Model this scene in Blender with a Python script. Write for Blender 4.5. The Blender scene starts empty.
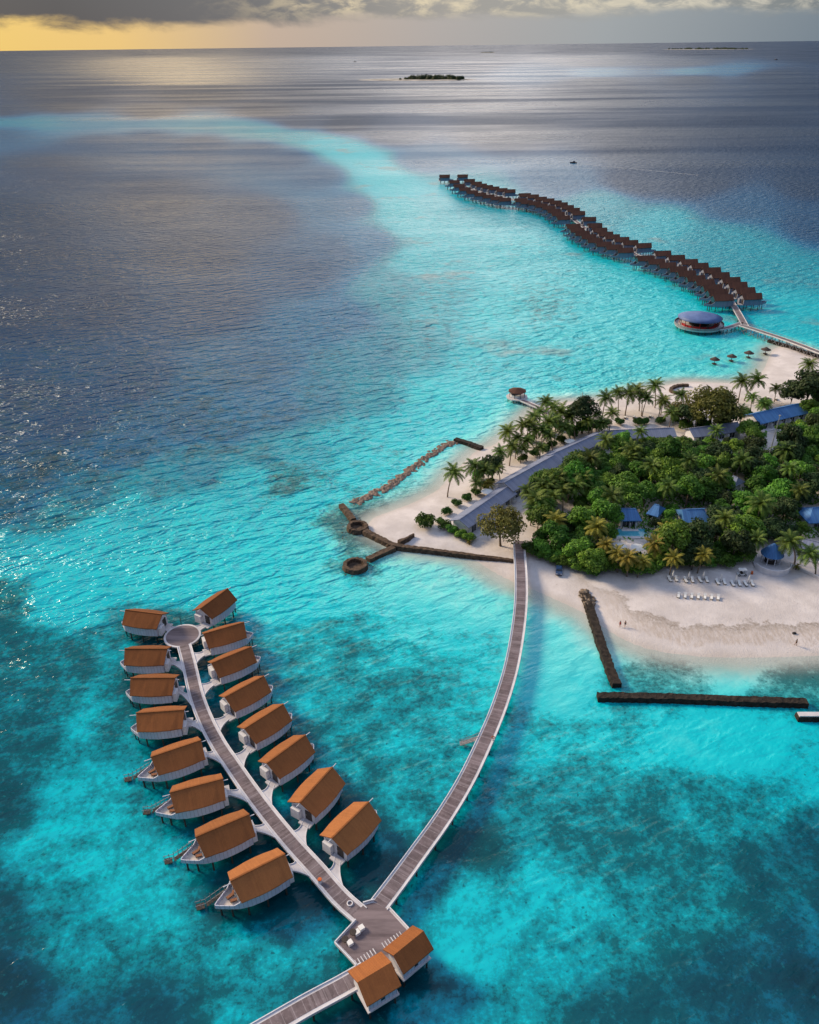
import bpy, math, random
import numpy as np
from mathutils import Matrix, Vector, Quaternion
random.seed(11)
rng = np.random.default_rng(5)
S = bpy.context.scene
COL = S.collection
R = math.radians

# ------------------------------------------------------------------ camera
CAM_H, FPX = 120.0, 804.0
PITCH, ROLL = math.atan(467.0 / FPX), R(0.7)
_F = Vector((0, math.cos(PITCH), -math.sin(PITCH)))
_U0 = Vector((0, math.sin(PITCH), math.cos(PITCH)))
_R0 = Vector((1, 0, 0))
_R = math.cos(ROLL) * _R0 - math.sin(ROLL) * _U0
_U = math.sin(ROLL) * _R0 + math.cos(ROLL) * _U0
cd = bpy.data.cameras.new('camera')
cd.sensor_fit = 'VERTICAL'; cd.sensor_height = 24.0; cd.sensor_width = 24.0
cd.lens = 24.0 * FPX / 1024.0
cd.clip_start = 1.0; cd.clip_end = 200000
cam = bpy.data.objects.new('camera', cd); COL.objects.link(cam)
M = Matrix.Identity(4)
for i in range(3):
    M[i][0], M[i][1], M[i][2] = _R[i], _U[i], -_F[i]
M.translation = Vector((0, 0, CAM_H))
cam.matrix_world = M
S.camera = cam

def P(px, py, z=0.0):
    """ground point (at height z) that was surveyed from the photograph"""
    d = _F * FPX + _R * (px - 409.5) + _U * (512 - py)
    t = (z - CAM_H) / d.z
    v = Vector((0, 0, CAM_H)) + d * t
    return Vector((v.x, v.y, z))

def proj(v):
    w = Vector(v) - Vector((0, 0, CAM_H)); k = w.dot(_F)
    return 409.5 + FPX * w.dot(_R) / k, 512 - FPX * w.dot(_U) / k

# ------------------------------------------------------------------ objects
def tag(o, label=None, cat=None, group=None, kind=None):
    if label: o['label'] = label
    if cat: o['category'] = cat
    if group: o['group'] = group
    if kind: o['kind'] = kind
    return o

def empty(name, loc=(0, 0, 0), rz=0.0, label=None, cat=None, group=None):
    o = bpy.data.objects.new(name, None); COL.objects.link(o)
    o.empty_display_size = 0.5
    o.location = loc; o.rotation_euler = (0, 0, rz)
    return tag(o, label, cat, group)

def link(name, me, parent=None, mat=None):
    o = bpy.data.objects.new(name, me); COL.objects.link(o)
    if mat is not None and not me.materials: me.materials.append(mat)
    if parent is not None: o.parent = parent
    return o

KIDS = {}
def kids(o):
    return [c for c in o.children]
def copy_tree(o, parent=None):
    c = o.copy(); COL.objects.link(c)
    if parent is not None: c.parent = parent
    for ch in list(o.children): copy_tree(ch, c)
    return c

class MB:
    def __init__(s): s.v = []; s.f = []
    def add(s, vs, fs):
        n = len(s.v); s.v += [tuple(v) for v in vs]; s.f += [tuple(i + n for i in f) for f in fs]
        return s
    def box(s, c, d, rz=0.0, taper=1.0):
        x, y, z = d[0] / 2, d[1] / 2, d[2] / 2
        vs = []
        for sz, k in ((-z, 1.0), (z, taper)):
            for sx, sy in ((-x, -y), (x, -y), (x, y), (-x, y)):
                a, b = sx * k, sy * k
                vs.append((c[0] + a * math.cos(rz) - b * math.sin(rz), c[1] + a * math.sin(rz) + b * math.cos(rz), c[2] + sz))
        return s.add(vs, [(0, 3, 2, 1), (4, 5, 6, 7), (0, 1, 5, 4), (1, 2, 6, 5), (2, 3, 7, 6), (3, 0, 4, 7)])
    def prism(s, poly, z0, z1, inset=0.0):
        n = len(poly)
        a = sum(poly[i][0] * poly[(i + 1) % n][1] - poly[(i + 1) % n][0] * poly[i][1] for i in range(n))
        if a < 0: poly = poly[::-1]
        vs = [(p[0], p[1], z0) for p in poly] + [(p[0], p[1], z1) for p in poly]
        fs = [tuple(range(n - 1, -1, -1)), tuple(range(n, 2 * n))]
        fs += [(i, (i + 1) % n, n + (i + 1) % n, n + i) for i in range(n)]
        return s.add(vs, fs)
    def tube(s, pts, r, n=6, r1=None, cap=True):
        pts = [Vector(p) for p in pts]; rr = []
        m = len(pts)
        for i in range(m):
            t = i / (m - 1) if m > 1 else 0
            rr.append(r if r1 is None else r + (r1 - r) * t)
        vs = []
        for i, p in enumerate(pts):
            d = (pts[min(i + 1, m - 1)] - pts[max(i - 1, 0)]).normalized()
            a = d.cross(Vector((0, 0, 1)))
            if a.length < 1e-3: a = Vector((1, 0, 0))
            a.normalize(); b = d.cross(a)
            for k in range(n):
                w = 2 * math.pi * k / n
                vs.append(p + (a * math.cos(w) + b * math.sin(w)) * rr[i])
        fs = []
        for i in range(m - 1):
            for k in range(n):
                q = (k + 1) % n
                fs.append((i * n + k, i * n + q, (i + 1) * n + q, (i + 1) * n + k))
        if cap:
            fs.append(tuple(range(n - 1, -1, -1))); fs.append(tuple((m - 1) * n + k for k in range(n)))
        return s.add(vs, fs)
    def lathe(s, prof, n=24, c=(0, 0), a0=0.0, a1=None):
        full = a1 is None
        if full: a1 = a0 + 2 * math.pi
        cols = n if full else n + 1
        vs = []
        for k in range(cols):
            w = a0 + (a1 - a0) * k / n
            for r, z in prof: vs.append((c[0] + r * math.cos(w), c[1] + r * math.sin(w), z))
        m = len(prof); fs = []
        for k in range(n):
            q = (k + 1) % cols
            for j in range(m - 1):
                fs.append((k * m + j, q * m + j, q * m + j + 1, k * m + j + 1))
        return s.add(vs, fs)
    def ribbon(s, pts, w, z0, z1, off=0.0):
        """slab that follows a polyline; w = full width"""
        L, Rr = offset(pts, w / 2 + off), offset(pts, -w / 2 + off)
        n = len(pts); vs = []
        for i in range(n):
            vs += [(L[i][0], L[i][1], z0), (Rr[i][0], Rr[i][1], z0), (Rr[i][0], Rr[i][1], z1), (L[i][0], L[i][1], z1)]
        fs = []
        for i in range(n - 1):
            a, b = i * 4, i * 4 + 4
            fs += [(a + 3, a + 2, b + 2, b + 3), (a, b, b + 1, a + 1), (a, a + 3, b + 3, b), (a + 1, b + 1, b + 2, a + 2)]
        fs += [(0, 1, 2, 3), (n * 4 - 1, n * 4 - 2, n * 4 - 3, n * 4 - 4)]
        s.add(vs, fs); return s
    def mesh(s, name, smooth=False):
        me = bpy.data.meshes.new(name); me.from_pydata(s.v, [], s.f); me.update()
        if smooth: me.polygons.foreach_set('use_smooth', [True] * len(me.polygons))
        return me
    def build(s, name, mat, parent=None, smooth=False):
        return link(name, s.mesh(name, smooth), parent, mat)

def offset(pts, d):
    out = []; n = len(pts)
    for i in range(n):
        a = Vector((pts[max(i - 1, 0)][0], pts[max(i - 1, 0)][1])); b = Vector((pts[min(i + 1, n - 1)][0], pts[min(i + 1, n - 1)][1]))
        t = (b - a).normalized()
        out.append((pts[i][0] - t.y * d, pts[i][1] + t.x * d))
    return out

def smooth_line(pts, step=2.0):
    """Catmull-Rom through 2-D points, resampled at about `step` metres"""
    p = [Vector((q[0], q[1])) for q in pts]
    p = [p[0] * 2 - p[1]] + p + [p[-1] * 2 - p[-2]]
    out = []
    for i in range(1, len(p) - 2):
        n = max(2, int((p[i + 1] - p[i]).length / step))
        for k in range(n):
            t = k / n
            out.append(0.5 * ((2 * p[i]) + (p[i + 1] - p[i - 1]) * t + (2 * p[i - 1] - 5 * p[i] + 4 * p[i + 1] - p[i + 2]) * t * t + (3 * p[i] - p[i - 1] - 3 * p[i + 1] + p[i + 2]) * t ** 3))
    out.append(p[-2])
    return [(v.x, v.y) for v in out]

# ------------------------------------------------------------------ materials
class N:
    """tiny node-graph helper"""
    def __init__(s, tree): s.t = tree
    def n(s, typ, **kw):
        nd = s.t.nodes.new(typ)
        for k, v in kw.items(): setattr(nd, k, v)
        return nd
    def set(s, sock, v):
        if isinstance(v, bpy.types.NodeSocket): s.t.links.new(v, sock)
        elif v is not None:
            if isinstance(v, (tuple, list)) and len(v) == 3 and sock.type == 'RGBA': v = (*v, 1)
            sock.default_value = v
    def math(s, op, a, b=None, c=None, clamp=False):
        nd = s.n('ShaderNodeMath', operation=op, use_clamp=clamp)
        s.set(nd.inputs[0], a)
        if b is not None: s.set(nd.inputs[1], b)
        if c is not None: s.set(nd.inputs[2], c)
        return nd.outputs[0]
    def vmath(s, op, a, b=None):
        nd = s.n('ShaderNodeVectorMath', operation=op); s.set(nd.inputs[0], a)
        if b is not None: s.set(nd.inputs[1], b)
        return nd.outputs[0]
    def noise(s, vec, scale, detail=3, rough=0.5, out='Fac', dist=0.0):
        nd = s.n('ShaderNodeTexNoise'); s.set(nd.inputs['Vector'], vec); nd.inputs['Scale'].default_value = scale
        nd.inputs['Detail'].default_value = detail; nd.inputs['Roughness'].default_value = rough
        nd.inputs['Distortion'].default_value = dist
        return nd.outputs[out]
    def ramp(s, fac, stops, interp='LINEAR'):
        nd = s.n('ShaderNodeValToRGB'); s.set(nd.inputs[0], fac); cr = nd.color_ramp; cr.interpolation = interp
        while len(cr.elements) > 1: cr.elements.remove(cr.elements[-1])
        for i, (p, c) in enumerate(stops):
            e = cr.elements[0] if i == 0 else cr.elements.new(p)
            e.position = p; e.color = (*c, 1) if len(c) == 3 else c
        return nd.outputs[0]
    def mix(s, fac, a, b, mode='MIX'):
        nd = s.n('ShaderNodeMix', data_type='RGBA', blend_type=mode)
        s.set(nd.inputs[0], fac); s.set(nd.inputs[6], a); s.set(nd.inputs[7], b)
        return nd.outputs[2]
    def step(s, x, a, b):
        nd = s.n('ShaderNodeMapRange', interpolation_type='SMOOTHSTEP'); s.set(nd.inputs[0], x)
        s.set(nd.inputs[1], a); s.set(nd.inputs[2], b)
        return nd.outputs[0]
    def mapping(s, vec, scale=(1, 1, 1), rot=(0, 0, 0), loc=(0, 0, 0)):
        nd = s.n('ShaderNodeMapping'); s.set(nd.inputs[0], vec)
        nd.inputs['Scale'].default_value = scale; nd.inputs['Rotation'].default_value = rot; nd.inputs['Location'].default_value = loc
        return nd.outputs[0]
    def bump(s, h, strength, dist, normal=None):
        nd = s.n('ShaderNodeBump'); s.set(nd.inputs['Height'], h); s.set(nd.inputs['Strength'], strength)
        nd.inputs['Distance'].default_value = dist
        if normal is not None: s.set(nd.inputs['Normal'], normal)
        return nd.outputs[0]

def base_mat(name):
    m = bpy.data.materials.new(name); m.use_nodes = True
    t = m.node_tree; b = t.nodes['Principled BSDF']
    return m, N(t), b

MATS = {}
def mat(name, c1, c2=None, scale=1.5, rough=0.7, detail=4, bump=0.0, bscale=None, spec=0.3, vary=0.0, stretch=(1, 1, 1), coords='Object', metal=0.0):
    """procedural material: two tones through noise, fine grain, optional per-object variation"""
    m, g, b = base_mat(name)
    tc = g.n('ShaderNodeTexCoord').outputs[coords]
    v = g.mapping(tc, stretch)
    c2 = c2 or tuple(x * 0.72 for x in c1)
    nz = g.noise(v, scale, detail, 0.6)
    col = g.mix(g.step(nz, 0.32, 0.68), (*c2, 1), (*c1, 1))
    if vary:
        r = g.n('ShaderNodeObjectInfo').outputs['Random']
        hs = g.n('ShaderNodeHueSaturation'); g.set(hs.inputs['Color'], col)
        g.set(hs.inputs['Value'], g.math('MULTIPLY_ADD', r, 2 * vary, 1 - vary))
        g.set(hs.inputs['Hue'], g.math('MULTIPLY_ADD', r, 0.10 * vary, 0.5 - 0.05 * vary))
        col = hs.outputs[0]
    g.set(b.inputs['Base Color'], col)
    b.inputs['Roughness'].default_value = rough; b.inputs['Specular IOR Level'].default_value = spec
    b.inputs['Metallic'].default_value = metal
    if bump:
        g.set(b.inputs['Normal'], g.bump(g.noise(v, bscale or scale * 4, 4, 0.6), 1.0, bump))
    MATS[name] = m
    return m

def board_mat(name, c1, c2, pitch, axis=0, gap=0.09, rough=0.75, wear=0.5, vary=0.0, seam=0.45, bump=0.02):
    """boards or shingles running across `axis` in object space, each a little different, with dark joints and weathering"""
    m, g, b = base_mat(name)
    tc = g.n('ShaderNodeTexCoord').outputs['Object']
    sp = g.n('ShaderNodeSeparateXYZ'); g.set(sp.inputs[0], tc)
    u = g.math('DIVIDE', sp.outputs[axis], pitch)
    idx = g.math('FLOOR', u); fr = g.math('FRACT', u)
    wn = g.n('ShaderNodeTexWhiteNoise', noise_dimensions='1D'); g.set(wn.inputs['W'], idx)
    col = g.mix(wn.outputs['Value'], (*c2, 1), (*c1, 1))
    st = g.noise(g.mapping(tc, (0.35, 0.35, 0.35)), 1.0, 6, 0.7)
    col = g.mix(g.math('MULTIPLY', g.step(st, 0.42, 0.72), wear), col, tuple(x * 0.55 for x in c2))
    fine = g.noise(tc, 5.0, 4, 0.7)
    col = g.mix(g.math('MULTIPLY', g.step(fine, 0.4, 0.75), 0.35), col, tuple(min(1, x * 1.35) for x in c1))
    joint = g.math('LESS_THAN', fr, gap)
    col = g.mix(g.math('MULTIPLY', joint, seam), col, (0.02, 0.018, 0.02, 1))
    if vary:
        r = g.n('ShaderNodeObjectInfo').outputs['Random']
        hs = g.n('ShaderNodeHueSaturation'); g.set(hs.inputs['Color'], col)
        g.set(hs.inputs['Value'], g.math('MULTIPLY_ADD', r, 2 * vary, 1 - vary)); col = hs.outputs[0]
    col = g.mix(1.0, col, g.n('ShaderNodeObjectInfo').outputs['Color'], 'MULTIPLY')
    g.set(b.inputs['Base Color'], col); b.inputs['Roughness'].default_value = rough
    b.inputs['Specular IOR Level'].default_value = 0.25
    if bump: g.set(b.inputs['Normal'], g.bump(g.math('ADD', g.math('MULTIPLY', joint, -1.0), fine), 1.0, bump))
    MATS[name] = m
    return m

board_mat('roof_shingle', (0.30, 0.106, 0.034), (0.265, 0.092, 0.031), 0.30, 0, 0.12, 0.9, 0.40, vary=0.16, seam=0.05, bump=0.012)
board_mat('roof_dark_shaded', (0.088, 0.039, 0.029), (0.066, 0.030, 0.023), 0.30, 0, 0.12, 0.9, 0.25, vary=0.10, seam=0.05, bump=0.012)  # far villas: backlit shade put into the colour; pavilion roof is dark brown
board_mat('shaded_cladding', (0.25, 0.27, 0.38), (0.19, 0.21, 0.31), 0.62, 0, 0.09, 0.6, 0.18, seam=0.3)  # wall cladding darkened to paint in the far villas' backlit side
board_mat('white_cladding', (0.60, 0.62, 0.76), (0.53, 0.55, 0.69), 0.62, 0, 0.09, 0.6, 0.18, seam=0.45)
mat('white_paint', (0.72, 0.72, 0.77), (0.62, 0.62, 0.68), 0.8, 0.6)
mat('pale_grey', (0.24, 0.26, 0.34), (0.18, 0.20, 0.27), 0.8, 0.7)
mat('grey_deck', (0.30, 0.29, 0.32), (0.2, 0.195, 0.22), 0.5, 0.75)
mat('pale_deck', (0.62, 0.60, 0.64), (0.48, 0.46, 0.50), 0.5, 0.75, bump=0.01)
board_mat('dark_plank', (0.30, 0.245, 0.26), (0.20, 0.16, 0.175), 0.9, 0, 0.06, 0.7, 0.35, seam=0.4)
mat('plank_long', (0.23, 0.18, 0.195), (0.10, 0.075, 0.085), 0.35, 0.7, 6, stretch=(0.25, 1.6, 1), bump=0.01)
mat('terrace_deck', (0.62, 0.56, 0.52), (0.46, 0.40, 0.38), 1.2, 0.8)
mat('dark_pile', (0.07, 0.06, 0.055), (0.035, 0.03, 0.028), 2, 0.8)
mat('grey_pile', (0.30, 0.29, 0.31), (0.17, 0.165, 0.18), 2, 0.8)
mat('glass', (0.02, 0.03, 0.045), (0.012, 0.018, 0.028), 1, 0.08, spec=0.6)
mat('door_dark', (0.05, 0.04, 0.04), (0.03, 0.025, 0.025), 2, 0.5)
mat('cushion', (0.35, 0.16, 0.09), (0.22, 0.10, 0.06), 3, 0.9)
mat('white_fabric', (0.82, 0.81, 0.80), (0.74, 0.73, 0.73), 2, 0.9)
mat('dark_frame', (0.06, 0.045, 0.04), (0.035, 0.028, 0.026), 3, 0.6)
mat('stone', (0.125, 0.085, 0.06), (0.05, 0.034, 0.026), 0.9, 0.95, 8, bump=0.12, bscale=2.2)
mat('dark_stone', (0.040, 0.030, 0.025), (0.014, 0.011, 0.010), 0.9, 0.95, 8, bump=0.12, bscale=2.2)
mat('dry_stone', (0.26, 0.20, 0.15), (0.11, 0.08, 0.062), 1.1, 0.95, 8, bump=0.12, bscale=2.2)
mat('rubble', (0.30, 0.22, 0.18), (0.12, 0.085, 0.07), 0.8, 0.95, 8, bump=0.1, bscale=2.5)
board_mat('slate_roof', (0.215, 0.245, 0.355), (0.165, 0.19, 0.285), 0.7, 0, 0.1, 0.55, 0.3, seam=0.3)
board_mat('blue_roof', (0.07, 0.20, 0.46), (0.05, 0.145, 0.36), 0.6, 0, 0.1, 0.5, 0.25, vary=0.08, seam=0.3)
mat('round_roof', (0.10, 0.165, 0.38), (0.075, 0.125, 0.30), 0.4, 0.55, 5, bump=0.01)
mat('thatch', (0.10, 0.075, 0.07), (0.05, 0.038, 0.036), 3, 0.95, bump=0.04)
mat('red_fabric', (0.45, 0.03, 0.035), (0.28, 0.018, 0.022), 2, 0.8)
mat('pool_tile', (0.10, 0.42, 0.55), (0.06, 0.33, 0.47), 0.6, 0.1, spec=0.6)
mat('bark', (0.20, 0.155, 0.115), (0.10, 0.075, 0.055), 2.0, 0.95, stretch=(1, 1, 0.3), bump=0.03)
mat('palm_bark', (0.27, 0.215, 0.17), (0.15, 0.115, 0.09), 2.0, 0.95, stretch=(1, 1, 3), bump=0.02)
mat('car_blue', (0.03, 0.07, 0.17), (0.025, 0.055, 0.14), 1, 0.25, spec=0.6)
mat('car_white', (0.72, 0.74, 0.78), (0.66, 0.68, 0.72), 1, 0.35, spec=0.5)
mat('rubber', (0.02, 0.02, 0.02), (0.012, 0.012, 0.012), 3, 0.9)
mat('skin', (0.36, 0.20, 0.13), (0.32, 0.17, 0.11), 4, 0.6)
mat('hair', (0.02, 0.015, 0.012), (0.012, 0.01, 0.01), 6, 0.7)
mat('red_cloth', (0.40, 0.04, 0.04), None, 3, 0.9)
mat('black_cloth', (0.03, 0.03, 0.035), None, 3, 0.9)
mat('orange_plastic', (0.7, 0.16, 0.04), None, 3, 0.5)
mat('metal', (0.45, 0.46, 0.48), (0.36, 0.37, 0.39), 2, 0.45, metal=0.6)
mat('hull_dark', (0.03, 0.033, 0.04), (0.02, 0.022, 0.028), 1, 0.4)

def leaf_mat(name, c1, c2, vary=0.45, scale=0.35):
    m, g, b = base_mat(name)
    tc = g.n('ShaderNodeTexCoord').outputs['Object']
    nz = g.noise(tc, scale, 3, 0.6); fine = g.noise(tc, 2.2, 2, 0.5)
    col = g.mix(g.step(g.math('MULTIPLY_ADD', fine, 0.5, g.math('MULTIPLY', nz, 0.6)), 0.4, 0.7), (*c2, 1), (*c1, 1))
    r = g.n('ShaderNodeObjectInfo').outputs['Random']
    hs = g.n('ShaderNodeHueSaturation'); g.set(hs.inputs['Color'], col)
    g.set(hs.inputs['Value'], g.math('MULTIPLY_ADD', r, 2 * vary, 1 - vary))
    r2 = g.math('FRACT', g.math('MULTIPLY', r, 7.31))
    g.set(hs.inputs['Hue'], g.math('MULTIPLY_ADD', r2, 0.05, 0.472))
    g.set(b.inputs['Base Color'], hs.outputs[0])
    b.inputs['Roughness'].default_value = 0.6; b.inputs['Specular IOR Level'].default_value = 0.25
    tr = g.n('ShaderNodeBsdfTranslucent'); g.set(tr.inputs[0], hs.outputs[0])
    mx = g.n('ShaderNodeMixShader'); mx.inputs[0].default_value = 0.25
    g.t.links.new(b.outputs[0], mx.inputs[1]); g.t.links.new(tr.outputs[0], mx.inputs[2])
    out = g.t.nodes['Material Output']; g.t.links.new(mx.outputs[0], out.inputs[0])
    MATS[name] = m
leaf_mat('leaf_green', (0.15, 0.31, 0.035), (0.04, 0.105, 0.018))
leaf_mat('leaf_dark', (0.045, 0.085, 0.026), (0.02, 0.042, 0.015), 0.2)
leaf_mat('leaf_olive', (0.20, 0.185, 0.04), (0.09, 0.088, 0.024), 0.12)
leaf_mat('leaf_hedge', (0.06, 0.15, 0.018), (0.028, 0.08, 0.012), 0.15)
leaf_mat('palm_leaf', (0.14, 0.215, 0.032), (0.055, 0.095, 0.018), 0.3, 0.5)
leaf_mat('palm_gold', (0.30, 0.26, 0.04), (0.14, 0.15, 0.025), 0.2, 0.5)

# ------------------------------------------------------------------ island outline (surveyed)
SHORE_PX = [(1150, 640), (900, 652), (819, 655), (760, 657), (700, 656), (660, 651), (635, 644), (610, 631), (585, 613), (560, 601), (540, 592),
            (520, 584), (500, 575), (482, 564), (468, 556), (440, 551), (400, 546), (385, 540), (372, 533), (368, 526), (374, 518), (392, 511), (415, 502), (438, 490),
            (452, 474), (466, 461), (478, 450), (492, 446), (503, 438), (515, 428), (526, 416), (541, 406), (565, 402), (590, 401), (614, 397),
            (640, 390), (662, 386), (690, 382), (720, 383), (745, 382), (762, 372), (769, 358), (774, 349), (786, 346), (800, 350), (819, 358), (880, 376), (1000, 400), (1150, 420)]
SHORE = smooth_line([P(*q)[:2] for q in SHORE_PX], 3.0)
SH = np.array(SHORE)

def sdf(xy):
    """signed distance to the shoreline, positive on land"""
    a = SH; b = np.roll(SH, -1, axis=0)
    out = np.full(len(xy), 1e9); ins = np.zeros(len(xy), bool)
    for i in range(len(a)):
        ab = b[i] - a[i]; ap = xy - a[i]
        t = np.clip((ap @ ab) / max(ab @ ab, 1e-9), 0, 1)
        d = np.hypot(ap[:, 0] - t * ab[0], ap[:, 1] - t * ab[1])
        out = np.minimum(out, d)
        c = ((a[i, 1] > xy[:, 1]) != (b[i, 1] > xy[:, 1]))
        if abs(ab[1]) > 1e-9:
            xi = a[i, 0] + (xy[:, 1] - a[i, 1]) / ab[1] * ab[0]
            ins ^= c & (xy[:, 0] < xi)
    return np.where(ins, out, -out)

def land_z(d):
    return np.where(d > 0, 1.5 * (1 - np.exp(-d / 14.0)), np.maximum(d * 0.055, -2.0))

def gz(x, y):
    return float(land_z(sdf(np.array([[x, y]])))[0])

def PG(px, py):
    """point on the island's surface"""
    v = P(px, py, 1.2); return Vector((v.x, v.y, gz(v.x, v.y)))

def fattr(me, name, arr):
    a = me.attributes.new(name, 'FLOAT', 'POINT'); a.data.foreach_set('value', np.asarray(arr, dtype=np.float32))

def grid_mesh(name, xs, ys, Z):
    nx, ny = len(xs), len(ys)
    X, Y = np.meshgrid(xs, ys)
    co = np.stack([X.ravel(), Y.ravel(), Z.ravel()], 1)
    i = np.arange(nx * ny).reshape(ny, nx)
    f = np.stack([i[:-1, :-1], i[:-1, 1:], i[1:, 1:], i[1:, :-1]], -1).reshape(-1, 4)
    me = bpy.data.meshes.new(name)
    me.vertices.add(len(co)); me.vertices.foreach_set('co', co.ravel())
    me.loops.add(f.size); me.loops.foreach_set('vertex_index', f.ravel())
    me.polygons.add(len(f)); me.polygons.foreach_set('loop_start', np.arange(0, f.size, 4)); me.polygons.foreach_set('loop_total', np.full(len(f), 4))
    me.polygons.foreach_set('use_smooth', np.ones(len(f), bool))
    me.update(); me.validate()
    return me

# ------------------------------------------------------------------ island sand
xs = np.arange(-45, 360, 1.6); ys = np.arange(128, 450, 1.6)
X, Y = np.meshgrid(xs, ys)
D = sdf(np.stack([X.ravel(), Y.ravel()], 1))
Z = land_z(D)
Z += np.where(D > 3, 0.05 * np.sin(X.ravel() * 0.9 + 2 * np.sin(Y.ravel() * 0.23)) * np.cos(Y.ravel() * 0.7), 0)
me = grid_mesh('sand', xs, ys, Z.reshape(X.shape)); fattr(me, 'shore', D)
m, g, b = base_mat('sand')
tc = g.n('ShaderNodeTexCoord').outputs['Object']
sd = g.n('ShaderNodeAttribute', attribute_name='shore').outputs['Fac']
n1 = g.noise(tc, 0.12, 6, 0.65); n2 = g.noise(tc, 1.3, 5, 0.7)
col = g.mix(g.step(n1, 0.35, 0.7), (0.56, 0.51, 0.505, 1), (0.70, 0.645, 0.645, 1))
col = g.mix(g.math('MULTIPLY', g.step(n2, 0.5, 0.8), 0.30), col, (0.45, 0.37, 0.32, 1))
wr = g.math('ADD', sd, g.math('MULTIPLY', g.math('SUBTRACT', n1, 0.5), 14.0))
# tidal wrack: a ragged line of sea grass and the combed band below it
wrack = g.math('MULTIPLY', g.step(wr, 7.5, 10.2), g.math('SUBTRACT', 1.0, g.step(wr, 10.2, 11.0)))
comb = g.math('MULTIPLY', g.step(wr, 3.0, 5.0), g.math('SUBTRACT', 1.0, g.step(wr, 8.5, 10.6)))
n3 = g.noise(g.mapping(tc, (0.9, 0.25, 1), (0, 0, 0.5)), 1.6, 5, 0.7)
xg = g.n('ShaderNodeSeparateXYZ'); g.set(xg.inputs[0], tc)
south = g.math('MULTIPLY', g.step(xg.outputs[0], 35.0, 60.0), g.math('SUBTRACT', 1.0, g.step(xg.outputs[1], 185.0, 205.0)))
col = g.mix(g.math('MULTIPLY', south, g.math('MULTIPLY', comb, g.math('MULTIPLY_ADD', g.step(n3, 0.35, 0.65), 0.5, 0.15))), col, (0.40, 0.32, 0.26, 1))
col = g.mix(g.math('MULTIPLY', south, g.math('MULTIPLY', wrack, g.math('MULTIPLY_ADD', g.step(n2, 0.35, 0.6), 0.6, 0.2))), col, (0.26, 0.21, 0.17, 1))
wet = g.math('SUBTRACT', 1.0, g.step(sd, -0.5, 3.0))
col = g.mix(g.math('MULTIPLY', wet, 0.45), col, (0.44, 0.39, 0.34, 1))
spk = g.noise(tc, 0.55, 6, 0.8)
col = g.mix(g.math('MULTIPLY', g.step(spk, 0.64, 0.70), 0.5), col, (0.2, 0.15, 0.11, 1))
g.set(b.inputs['Base Color'], col); b.inputs['Roughness'].default_value = 0.95; b.inputs['Specular IOR Level'].default_value = 0.15
g.set(b.inputs['Normal'], g.bump(g.math('ADD', n2, g.noise(tc, 4.0, 3, 0.6)), 1.0, 0.10))
tag(link('sand_island', me, None, m), kind='structure')

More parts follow.
